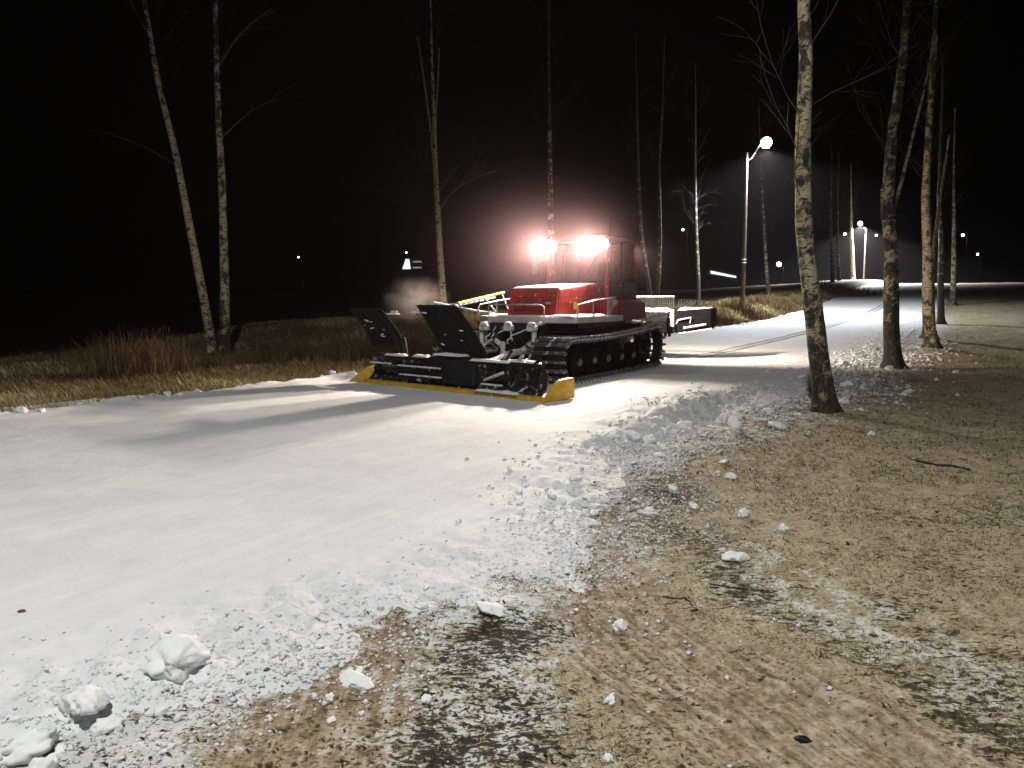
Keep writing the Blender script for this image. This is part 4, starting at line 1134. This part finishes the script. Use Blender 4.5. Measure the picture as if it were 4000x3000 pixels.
# ------------------------------------------------------------------ street lamps along the piste
def street_lamp(label, x, y, z0, ztop, head, watts, spotdeg=150, col=None, group='lamps along the piste', far=False, lens=0.16):
    root = empty('street_lamp', (x, y, z0))
    tag(root, label, 'street lamp', group)
    h = ztop - z0
    MB().tube([(0, 0, -0.3), (0, 0, h * 0.5), (-0.03, 0, h)], [0.15, 0.13, 0.095] if not far else [0.12, 0.11, 0.09], 12).build('pole', 'pole_wood', root)
    if not far:
        for k in (3.05, 3.25):
            MB().lathe([(0.15, -0.03), (0.20, -0.03), (0.20, 0.03), (0.15, 0.03)], (0, 0, k + 0.3), 'z', 14).build('clamp_band', 'galvanised', root)
    hx, hy, hz = head[0] - x, head[1] - y, head[2] - z0
    MB().tube([(0, 0, h - 0.55), (hx * 0.25, hy * 0.25, h - 0.35), (hx * 0.8, hy * 0.8, hz + 0.10), (hx, hy, hz + 0.12)], 0.03, 8).build('arm', 'galvanised', root)
    sh = MB().lathe([(0.0, 0.24), (0.10, 0.22), (0.18, 0.15), (0.20, 0.06), (0.19, 0.02), (0.17, 0.04)], (0, 0, 0), 'z', 18)
    hd_ = sh.build('lamp_head', 'galvanised', root, loc=(hx, hy, hz))
    q = lens / 0.16
    bowl = [(0.225 * q, -0.005), (0.20 * q, -0.10 * q), (0.12 * q, -0.17 * q), (0.0, -0.19 * q)]
    globe = [(0.0, 0.2 * q), (0.11 * q, 0.17 * q), (0.18 * q, 0.09 * q), (0.21 * q, -0.02 * q), (0.18 * q, -0.12 * q), (0.11 * q, -0.19 * q), (0.0, -0.22 * q)]
    MB().lathe(globe if (q > 1.3 or far) else bowl, (0, 0, 0), 'z', 18).build('lens', 'far_lens' if far else 'street_lens', hd_)
    if watts:
        spot('street_lamp_light', hd_, (0, 0, -0.24 * max(1, q)), (0, 0, -1), watts, spotdeg, 0.3, col or COOL_COL, 0.15)
    return root

street_lamp('tall wooden lamp pole with a glowing head left of the piste', 15.5, 52.0, 0.9, 11.42, (16.6, 51.6, 12.0), STREET_W * 3.6, lens=0.27)
street_lamp('wooden lamp pole standing just behind the photographer', -0.2, -2.4, 0.0, 11.6, (-1.5, -0.9, 12.2), STREET_W, 165, STREET_COL)
street_lamp('far lamp on a pole at the crest, brightest of the distant lamps', 50.8, 112.0, 4.3, 12.3, (49.8, 111.8, 12.75), STREET_W * 19.0, far=True, lens=0.24)
FG = 'tiny far lamps in the dark'
for lab, hx, hy, hz, gz, sz in (
        ('round far lamp hanging low right of the lamp pole', 51.5, 150, 8.8, 1.0, 0.32), ('lone far lamp high above the crooked thin birch', 37.2, 170, 17.2, 2.0, 0.17),
        ('far lamp left of the crest lamp', 68.2, 160, 15.4, 4.0, 0.18), ('far lamp just right of the crest lamp pole', 88.7, 190, 17.7, 4.0, 0.18),
        ('far lamp right of the spotted birch', 98.2, 170, 16.0, 4.0, 0.20), ('rightmost far lamp above the dark slope', 131.6, 220, 14.9, 2.0, 0.20),
        ('leftmost far lamp, a pinprick above the black field', -63.1, 230, 14.7, -1.0, 0.15), ('far lamp above the lit gable', -28.5, 210, 14.8, -1.0, 0.15)):
    street_lamp(lab, hx + 1.0, hy, gz, hz - 0.4, (hx, hy, hz), 0, group=FG, far=True, lens=sz)

# ------------------------------------------------------------------ far buildings with lit openings
fh = empty('far_house', (-27.0, 200.0, -1.0))
tag(fh, 'far house whose slatted gable window glows white beyond the field', 'house')
MB().box((0.6, 4, 5.5), (9.5, 7, 11)).build('wall', 'house_wall', fh)
MB().prism([(-4.6, 11), (5.8, 11), (0.6, 15.0)], 'y', 0.3, 7.8).build('roof', 'house_roof', fh)
for k in range(5):
    w0 = 1.2 - 0.20 * (4 - k) * 0 - 0.18 * k
    MB().box((-0.15 + 0.06 * k, 0.12, 11.15 + 0.52 * k), (2.0 - 0.26 * k, 0.1, 0.42)).build('window_slat', 'lit_pane', fh)
for k in range(2): MB().box((2.6, 0.12, 11.3 + 1.5 * k), (2.2, 0.08, 0.4)).build('window_slat', 'dim_pane', fh)
sh_ = empty('far_shed', (43.6, 160.0, 1.0))
tag(sh_, 'far low shed with one long strip light under its eaves', 'shed')
MB().box((0, 3.5, 2.6), (6.4, 6, 5.4)).build('wall', 'house_wall', sh_)
MB().hexa([(-3.5, 0.1, 5.9), (3.4, 0.1, 5.0), (3.4, 7, 5.0), (-3.5, 7, 5.9)], [(-3.5, 0.1, 7.2), (3.4, 0.1, 6.4), (3.4, 7, 6.4), (-3.5, 7, 7.2)]).build('roof', 'house_roof', sh_)
MB().hexa([(-2.7, -0.1, 6.35), (2.6, -0.1, 5.45), (2.6, 0.06, 5.45), (-2.7, 0.06, 6.35)], [(-2.7, -0.1, 6.95), (2.6, -0.1, 5.85), (2.6, 0.06, 5.85), (-2.7, 0.06, 6.95)]).build('strip_light', 'tube_light', sh_)

# ------------------------------------------------------------------ grass
def blades(name, x, y, z, h, w, lean, mat, seed, parent=None, jitter=None, patch=None):
    rs = np.random.default_rng(seed); n = len(x); lean = np.asarray(lean) * np.ones(n)
    a = rs.uniform(0, 2 * math.pi, n); la = rs.uniform(0, 2 * math.pi, n) if jitter is None else jitter
    dx, dy = np.cos(a) * w / 2, np.sin(a) * w / 2
    lx, ly = np.cos(la) * lean * h, np.sin(la) * lean * h
    V = np.empty((n, 5, 3))
    V[:, 0] = np.stack([x - dx, y - dy, z - 0.01], -1); V[:, 1] = np.stack([x + dx, y + dy, z - 0.01], -1)
    V[:, 2] = np.stack([x - dx * .8 + lx * .3, y - dy * .8 + ly * .3, z + h * .55], -1); V[:, 3] = np.stack([x + dx * .8 + lx * .3, y + dy * .8 + ly * .3, z + h * .55], -1)
    hz = h * np.sqrt(np.clip(1 - 0.45 * lean ** 2, 0.15, 1))
    V[:, 4] = np.stack([x + lx, y + ly, z + hz], -1)
    b = (np.arange(n) * 5)[:, None]
    F_ = np.concatenate([b + np.array([[0, 1, 3]]), b + np.array([[0, 3, 2]]), b + np.array([[2, 3, 4]])])
    rnd = rs.uniform(0, 1, n) if patch is None else np.clip(patch + 0.45 * rs.uniform(-1, 1, n), 0, 1)
    rnd = np.repeat(rnd, 5)
    return link(name, np_mesh(name, V.reshape(-1, 3), F_, dict(rnd=rnd), False), mat, parent)

rs = np.random.default_rng(90)
def scatter_bank(n, s0, s1, t0, t1, seed):
    r_ = np.random.default_rng(seed)
    s = r_.uniform(s0, s1, n); t = t1 - (t1 - t0) * r_.uniform(0, 1, n) ** 1.3
    x, y = to_xy(s, t); return x, y
x1, y1 = scatter_bank(78000, -3, 30, -14, -0.12, 1)
x2, y2 = scatter_bank(26000, 26, 75, -6, 0.5, 2)
x = np.concatenate([x1, x2]); y = np.concatenate([y1, y2])
keep = fbm(x * 0.7, y * 0.7, 3, 14) + rs.uniform(-0.5, 0.5, len(x)) > -0.25
x, y = x[keep], y[keep]
tall = np.clip(fbm(x * 0.45, y * 0.45, 2, 19) * 1.6 + 0.45, 0.15, 1.4)
d = np.hypot(x, y)
h = rs.uniform(0.07, 0.22, len(x)) * (0.5 + tall) * (1 + 0.5 * sst(30, 60, d))
tag(blades('bank_grass', x, y, ground_z(x, y), h, 0.010 * np.clip(d / 14, 0.8, 3.5), rs.uniform(0.5, 2.1, len(x)), 'dry_grass', 3, None, R(215) + 1.3 * fbm(x * 1.1, y * 1.1, 2, 23) + rs.normal(0, 0.6, len(x)), 0.42 + 0.75 * fbm(x * 0.9, y * 0.9, 3, 25)), 'dead brown grass matted over the bank left of the piste', 'grass', kind='stuff')

# tall tufts standing out of the bank
TG = 'tall dead tufts on the left bank'
for lab, cx, cy, n, rr, hh in (
        ('tallest rust-brown grass tuft left of the birch pair', -8.2, 16.8, 900, 1.5, 1.35), ('low brown tuft at the foot of the birch pair', -7.2, 19.2, 600, 0.9, 0.5),
        ('broad brown tuft between the birch pair and the blade', -6.3, 21.0, 700, 1.3, 0.6), ('brown tuft right behind the far end of the blade', -4.6, 20.6, 800, 1.3, 0.75),
        ('brown tuft in the gap between the flaps', -3.0, 21.5, 1200, 1.2, 0.95), ('reddish tuft at the foot of the lamp pole', 15.2, 49.5, 900, 2.2, 0.9), ('reddish tuft right of the lamp pole', 19.5, 57.0, 900, 2.4, 1.0),
        ('reddish tuft between the tiller and the lamp pole', 11.5, 43.0, 900, 2.0, 0.8), ('brown tuft on the bank at the far bend', 33.0, 76.0, 900, 3.2, 1.5)):
    r_ = np.random.default_rng(int(abs(cx * 100)))
    a = r_.uniform(0, 2 * math.pi, n); q = rr * np.sqrt(r_.uniform(0, 1, n)) * r_.uniform(0.5, 1, n)
    x = cx + q * np.cos(a); y = cy + q * np.sin(a)
    root = empty('grass_tuft', (cx, cy, float(ground_z(np.array(cx), np.array(cy)))))
    tag(root, lab, 'grass tuft', TG)
    dd = math.hypot(cx, cy)
    o = tag(blades('stalks', x - cx, y - cy, ground_z(x, y) - root.location.z, hh * r_.uniform(0.4, 1.0, n) * (1 - 0.35 * q / rr), 0.008 * max(1, dd / 12) * np.ones(n), r_.uniform(0.05, 0.8, n), 'rust_grass', 5, root, None, 0.5 + 0.5 * fbm(x * 3, y * 3, 2, 29)), kind='stuff')

# short frozen grass on the right
n = 90000
r_ = np.random.default_rng(44)
ang = R(90) - r_.uniform(R(-22), R(37), n)
rr = np.exp(r_.uniform(math.log(2.2), math.log(45), n))
x = rr * np.cos(ang); y = rr * np.sin(ang)
s, t = to_st(x, y)
da, ka = seg_dist(x, y, RUT_A); db, _ = seg_dist(x, y, RUT_B); dg, _ = seg_dist(x, y, GRAVEL)
wa = np.interp(ka, [0, 0.35, 0.6, 1], [0.25, 0.34, 0.5, 0.72])
keep = (t > 9.3 + 0.5 * fbm(x, y, 2, 3)) & (da > wa * 1.0) & (db > 0.45) & (dg > 0.4) & (fbm(x * 2.2, y * 2.2, 3, 77) + r_.uniform(-0.35, 0.35, n) > -0.12)
x, y, rr = x[keep], y[keep], rr[keep]; n = len(x)
hh = r_.uniform(0.012, 0.045, n) * np.clip(rr / 7, 0.75, 2.2)
tag(blades('frozen_grass', x, y, ground_z(x, y), hh, 0.0045 * np.clip(rr / 4, 0.8, 4), r_.uniform(1.0, 2.2, n), 'frost_grass', 8, None, R(200) + r_.normal(0, 0.7, n)), 'short frosted grass over the ground right of the piste', 'grass', kind='stuff')

# ------------------------------------------------------------------ snow clods
def clod_mesh(seed, sub=4, amp=0.38):
    bm = bmesh.new(); bmesh.ops.create_icosphere(bm, subdivisions=sub, radius=1.0)
    co = np.array([v.co[:] for v in bm.verts])
    rs_ = np.random.default_rng(seed)
    sh = np.ones(len(co))
    for k in range(11):                                           # broken facets
        nrm = rs_.normal(0, 1, 3); nrm /= np.linalg.norm(nrm); dcut = rs_.uniform(0.55, 0.85)
        pr = co @ nrm; ex = np.clip(pr - dcut, 0, 1); co = co - ex[:, None] * nrm * 0.85
    n = fbm(co[:, 0] * 2.2 + seed, co[:, 1] * 2.2 + co[:, 2] * 1.7, 3, seed) * amp + 0.20 * fbm(co[:, 0] * 5 + co[:, 1] * 3 + seed, co[:, 2] * 5 + co[:, 1] * 4, 4, seed + 4, 0.6)
    co = co * (1 + n)[:, None]
    for v, p in zip(bm.verts, co): v.co = p
    for f in bm.faces: f.smooth = True
    me = bpy.data.meshes.new('snow_clod'); bm.to_mesh(me); bm.free()
    me.materials.append(MATS['clod_snow'])
    return me
BIG = [clod_mesh(100 + k) for k in range(6)]
SMALL = [clod_mesh(200 + k, 3, 0.45) for k in range(8)]
CG = 'big snow clods thrown beside the piste'
def clod(me, x, y, sx, sy, sz, rz, label, group, sink=0.35):
    o = link('snow_clod', me)
    o.location = (x, y, float(surf_z(x, y)) + sz * (1 - sink) - 0.3 * sz)
    o.scale = (sx, sy, sz); o.rotation_euler = (random.uniform(-0.3, 0.3), random.uniform(-0.3, 0.3), rz)
    tag(o, label, 'snow clod', group)
    return o
named = [
    (1.10, 6.0, 0.075, 0.07, 0.062, 'rounded white clod on dark litter right of the sandy rut'), (1.52, 5.0, 0.12, 0.07, 0.05, 'long crumbled clod heap at the head of the green stripe'),
    (0.59, 4.0, 0.055, 0.045, 0.035, 'lone white clod lying on the sandy rut'), (2.96, 10.04, 0.085, 0.085, 0.17, 'upright stump-like clod left of the nearest birch'),
    (3.57, 10.31, 0.14, 0.10, 0.09, 'squat clod between the upright one and the nearest birch'), (4.73, 9.97, 0.055, 0.05, 0.055, 'small clod alone on the grass right of the nearest birch'),
    (1.47, 6.88, 0.08, 0.06, 0.05, 'flat clod just beyond the rounded one'), (1.88, 6.06, 0.085, 0.05, 0.05, 'pale flat clod on the grass right of the rounded one'), (2.04, 5.65, 0.04, 0.04, 0.035, 'little clod nearest the pale flat one'),
    (1.71, 9.35, 0.11, 0.08, 0.08, 'clod at the foot of the spill berm, nearer the birch'), (1.48, 9.35, 0.13, 0.10, 0.08, 'clod at the foot of the spill berm, nearer the piste'), (2.14, 7.37, 0.06, 0.05, 0.04, 'small clod below the reddish litter'),
    (1.52, 6.28, 0.07, 0.045, 0.04, 'thin clod between the rounded and the flat one'), (7.46, 18.59, 0.16, 0.12, 0.10, 'large clod left of the second birch'), (6.77, 15.45, 0.15, 0.12, 0.08, 'large clod midway between the two nearest birches'),
    (8.6, 19.94, 0.15, 0.12, 0.10, 'large clod at the left foot of the second birch'), (-0.12, 4.14, 0.11, 0.08, 0.04, 'spread white clod between the piste and the sandy rut'), (-0.73, 3.41, 0.11, 0.05, 0.035, 'flat bar of snow lying across the left rut'),
    (-0.81, 3.25, 0.035, 0.03, 0.03, 'small clod under the flat bar of snow'), (-0.37, 3.22, 0.03, 0.03, 0.028, 'white pebble of snow at the edge of the dark gravel'), (-1.54, 3.42, 0.17, 0.14, 0.085, 'biggest clod, a broad white slab on the lower left edge'),
    (-1.78, 3.05, 0.12, 0.09, 0.06, 'slab-sided clod left of the biggest one'), (-1.64, 2.97, 0.075, 0.06, 0.05, 'clod below the slab-sided one'), (-1.87, 2.81, 0.12, 0.10, 0.06, 'wide clod at the lower left corner'),
    (-1.72, 2.64, 0.08, 0.07, 0.055, 'clod lowest in the left corner'), (5.6, 12.9, 0.12, 0.10, 0.08, 'clod at the right foot of the nearest birch'), (9.3, 18.9, 0.13, 0.11, 0.09, 'clod before the root of the second birch'),
    (0.43, 3.2, 0.045, 0.025, 0.02, 'torn flake of snow on the lower sandy rut'), (0.36, 2.75, 0.022, 0.02, 0.02, 'snow crumb at the bottom edge on the sand'), (10.6, 18.3, 0.08, 0.07, 0.06, 'clod out on the grass right of the second birch')]
for i, (x, y, sx, sy, sz, lab) in enumerate(named):
    clod(BIG[i % 6], x, y, sx, sy, sz, random.uniform(0, 6.28), lab, CG)
# the smaller ones strewn along the edge, alike
EG = ('small clods along the near rim', 'small clods below the spill berm', 'small clods beside the birch row')
r_ = np.random.default_rng(77)
cnt = 0
while cnt < 170:
    z_ = r_.uniform()
    zone = 0 if z_ < 0.40 else (1 if z_ < 0.6 else 2)
    if z_ < 0.40: s = r_.uniform(-4.6, 1.5); t = right_edge(s) + r_.normal(0.0, 0.38)
    elif z_ < 0.6: s = r_.uniform(1.5, 8); t = right_edge(s) + abs(r_.normal(0.05, 0.7))
    else: s = r_.uniform(7, 26); t = 9.5 + r_.normal(0, 0.75)
    x, y = to_xy(s, t)
    if y < 2.3 or (abs(x - 4.94) < 0.5 and abs(y - 12) < 0.5): continue
    q = np.clip(r_.lognormal(-4.0, 0.5), 0.010, 0.07) * (1.0 if y < 8 else 1.9)
    clod(SMALL[cnt % 8], float(x), float(y), q * r_.uniform(0.8, 1.5), q, q * r_.uniform(0.6, 1.0), r_.uniform(0, 6.28), ('small snow clod among many along the near right rim of the piste before the ruts', 'small snow clod among many below the spill berm, short of the nearest birch', 'small snow clod among many churned up between the piste and the birch row')[zone], EG[zone], 0.3)
    cnt += 1
# left edge clods
for i in range(26):
    s = r_.uniform(-1, 14); x, y = to_xy(s, r_.normal(0.05, 0.10)); q = r_.uniform(0.03, 0.075)
    clod(SMALL[i % 8], float(x), float(y), q * 1.4, q, q * 0.9, r_.uniform(0, 6.28), 'small white snow clod on the far rim of the piste against the dead grass', 'clods on the far rim', 0.3)

# crumbs too many to count
def crumbs():
    V = []; F_ = []
    base = np.array([[1, 0, 0], [-1, 0, 0], [0, 1, 0], [0, -1, 0], [0, 0, 1], [0, 0, -1]], float)
    tri = np.array([[0, 2, 4], [2, 1, 4], [1, 3, 4], [3, 0, 4], [2, 0, 5], [1, 2, 5], [3, 1, 5], [0, 3, 5]])
    n = 26000
    q = r_.uniform(size=n)
    s = np.where(q < 0.5, r_.uniform(-4.8, 3, n), np.where(q < 0.75, r_.uniform(2, 10, n), r_.uniform(8, 34, n)))
    t = np.where(q < 0.75, right_edge(s) + r_.normal(0.2, 0.45, n) + 0.5 * r_.exponential(0.4, n), 9.6 + r_.normal(0, 0.85, n))
    x, y = to_xy(s, t)
    k = (y > 2.2) & (fbm(x * 1.4, y * 1.4, 3, 9) + r_.uniform(-0.4, 0.4, n) > 0.0)
    x, y = x[k], y[k]; n = len(x)
    sz = np.clip(r_.lognormal(-5.0, 0.45, n), 0.003, 0.022) * np.clip(np.hypot(x, y) / 6, 1, 3.2)
    z = surf_z(x, y) + sz * 0.3
    v = base[None] * (1 + r_.normal(0, 0.25, (n, 6, 1))) * sz[:, None, None] * np.array([1.2, 1.2, 0.8]) + np.stack([x, y, z], -1)[:, None, :]
    f = tri[None] + (np.arange(n) * 6)[:, None, None]
    tag(link('snow_crumbs', np_mesh('snow_crumbs', v.reshape(-1, 3), f.reshape(-1, 3)), 'snow'), 'loose snow crumbs scattered along the right edge of the piste', 'snow crumbs', kind='stuff')
crumbs()

# ------------------------------------------------------------------ sticks and litter
def litter():
    q_ = np.random.default_rng(303); n = 9000
    ang = R(90) - q_.uniform(R(-30), R(36), n); rr = np.exp(q_.uniform(math.log(2.3), math.log(26), n))
    x = rr * np.cos(ang); y = rr * np.sin(ang); s, t = to_st(x, y)
    band = np.exp(-((t - 9.9) / 0.9) ** 2)
    dg, _ = seg_dist(x, y, GRAVEL); dgr, _ = seg_dist(x, y, GREENISH)
    dens = 0.34 + 0.7 * band + 0.5 * sst(0.5, 0.1, dg) + 0.6 * sst(0.35, 0.05, dgr)
    k = (t > right_edge(s) + 0.1) & (q_.uniform(size=n) < dens * np.clip(0.5 + 1.2 * fbm(x * 1.5, y * 1.5, 3, 66), 0.05, 1.3))
    x, y, rr = x[k], y[k], rr[k]; n = len(x)
    L = q_.uniform(0.006, 0.018, n) * np.clip(rr / 5, 0.8, 2.4); W = L * q_.uniform(0.3, 0.6, n); a = q_.normal(R(-25), 0.7, n)
    hexa = np.array([[-1, 0], [-0.4, -1], [0.5, -0.8], [1, 0], [0.5, 0.9], [-0.4, 0.9]])
    u = hexa[None, :, 0] * L[:, None]; w_ = hexa[None, :, 1] * W[:, None]
    X = x[:, None] + u * np.cos(a)[:, None] - w_ * np.sin(a)[:, None]; Y = y[:, None] + u * np.sin(a)[:, None] + w_ * np.cos(a)[:, None]
    Z = (surf_z(x, y) + 0.004)[:, None] + q_.normal(0, 0.35, n)[:, None] * u + q_.uniform(0, 0.5, n)[:, None] * np.abs(w_) + 0.004
    f = np.array([[0, 1, 2], [0, 2, 3], [0, 3, 4], [0, 4, 5]])[None] + (np.arange(n) * 6)[:, None, None]
    tag(link('leaf_litter', np_mesh('leaf_litter', np.stack([X, Y, Z], -1).reshape(-1, 3), f.reshape(-1, 3), dict(rnd=np.repeat(q_.uniform(0, 1, n), 6)), False), 'litter_leaf'), 'dark dead leaves and grass flecks strewn over the frost', 'leaf litter', kind='stuff')
litter()
def stick(label, pts, r):
    P = [(x, y, float(surf_z(x, y)) + r * 0.7) for x, y in pts]
    x0, y0, z0 = P[0]
    root = MB().tube([(a - x0, b - y0, c - z0) for a, b, c in P], [r] * (len(P) - 1) + [r * 0.5], 6).build('fallen_stick', 'stick_bark', loc=(x0, y0, z0))
    tag(root, label, 'stick', 'sticks on the frozen ground')
stick('long dark stick lying on the frosted grass at right', [(4.40, 8.25), (4.52, 8.05), (4.62, 7.95), (4.74, 7.80)], 0.016)
stick('thin straight twig at the top end of the green stripe', [(1.22, 4.58), (1.36, 4.53), (1.52, 4.49)], 0.006)
stick('short forked twig on the sandy rut', [(0.90, 4.45), (0.97, 4.40), (1.03, 4.38), (1.05, 4.33)], 0.005)
lf_ = MB().add([(-0.035, 0, 0.004), (-0.01, -0.018, 0.012), (0.02, -0.016, 0.010), (0.04, 0.002, 0.004), (0.015, 0.02, 0.012), (-0.015, 0.018, 0.010), (-0.01, -0.018, 0.002), (0.02, -0.016, 0.002), (0.015, 0.02, 0.002), (-0.015, 0.018, 0.002)],
               [(0, 1, 2, 3, 4, 5), (0, 9, 8, 3, 7, 6), (1, 0, 6), (2, 1, 6, 7), (3, 2, 7), (4, 3, 8), (5, 4, 8, 9), (0, 5, 9)])
o = lf_.build('dead_leaf', 'black_rubber', loc=(1.17, 2.93, float(surf_z(1.17, 2.93)) + 0.002)); o.rotation_euler[2] = -0.4
tag(o, 'small dark leaf lying on the lower right rut', 'leaf')
o = lf_.build('dead_leaf', 'dead_leaf', loc=(-2.62, 3.95, float(surf_z(-2.62, 3.95)) + 0.002)); o.scale = (0.7, 0.7, 0.7)
tag(o, 'small brown leaf on the clean snow at far left', 'leaf')

# ------------------------------------------------------------------ night air, blown snow and the lamp glow veil
def volume_mat(name, col, density, aniso, noise=None, power=None):
    m = bpy.data.materials.new(name); m.use_nodes = True; MATS[name] = m
    nt = m.node_tree; nt.nodes.clear()
    out = nt.nodes.new('ShaderNodeOutputMaterial'); pv = nt.nodes.new('ShaderNodeVolumePrincipled')
    pv.inputs['Color'].default_value = (*col, 1); pv.inputs['Density'].default_value = density; pv.inputs['Anisotropy'].default_value = aniso
    nt.links.new(pv.outputs[0], out.inputs['Volume'])
    if power:
        tc = nt.nodes.new('ShaderNodeTexCoord')
        ln = nt.nodes.new('ShaderNodeVectorMath'); ln.operation = 'LENGTH'; nt.links.new(tc.outputs['Object'], ln.inputs[0])
        fall = mth(nt, 'SUBTRACT', 1.0, ln.outputs['Value'], True)
        dn = 1.0
        if noise:
            n_ = tex_noise(nt, tc.outputs['Object'], noise[0], 4, 0.6)
            dn = ramp(nt, n_, [(noise[1], g(0)), (noise[2], g(1))])
        nt.links.new(mth(nt, 'MULTIPLY', mth(nt, 'MULTIPLY', mth(nt, 'POWER', fall, power), dn), density), pv.inputs['Density'])
    return m
volume_mat('night_air', (0.95, 0.86, 0.88), 0.0002, 0.35)
hz_ = MB().box((0, 120, 22), (560, 620, 56)).build('haze', 'night_air')
tag(hz_, 'cold hazy night air lit around the lamps', 'haze', kind='stuff')
volume_mat('powder_cloud', (0.95, 0.82, 0.78), 2.4, 0.2, (1.6, 0.38, 0.7), 2.0)
volume_mat('glow_veil', (0.95, 0.60, 0.64), 0.085, 0.2, None, 7.5)  # veil added for the roof lamps' glow, its rose tint painted in
def puff(mat, loc, sc, rz, label):
    bm = bmesh.new(); bmesh.ops.create_icosphere(bm, subdivisions=3, radius=1.0)
    me = bpy.data.meshes.new('snow_dust'); bm.to_mesh(me); bm.free()
    o = link('snow_dust', me, mat, None, loc); o.scale = sc; o.rotation_euler = (0, 0, rz)
    tag(o, label, 'snow dust', kind='stuff')
puff('powder_cloud', (-2.25, 18.0, 1.75), (0.9, 0.8, 0.65), 0.4, 'puff of blown powder snow beside the near flap')
puff('glow_veil', (1.3, 18.2, 2.9), (7.5, 6.0, 4.6), 0.0, 'thin veil of powder snow round the cab, rose-tinted and shaped for the lamp glow')
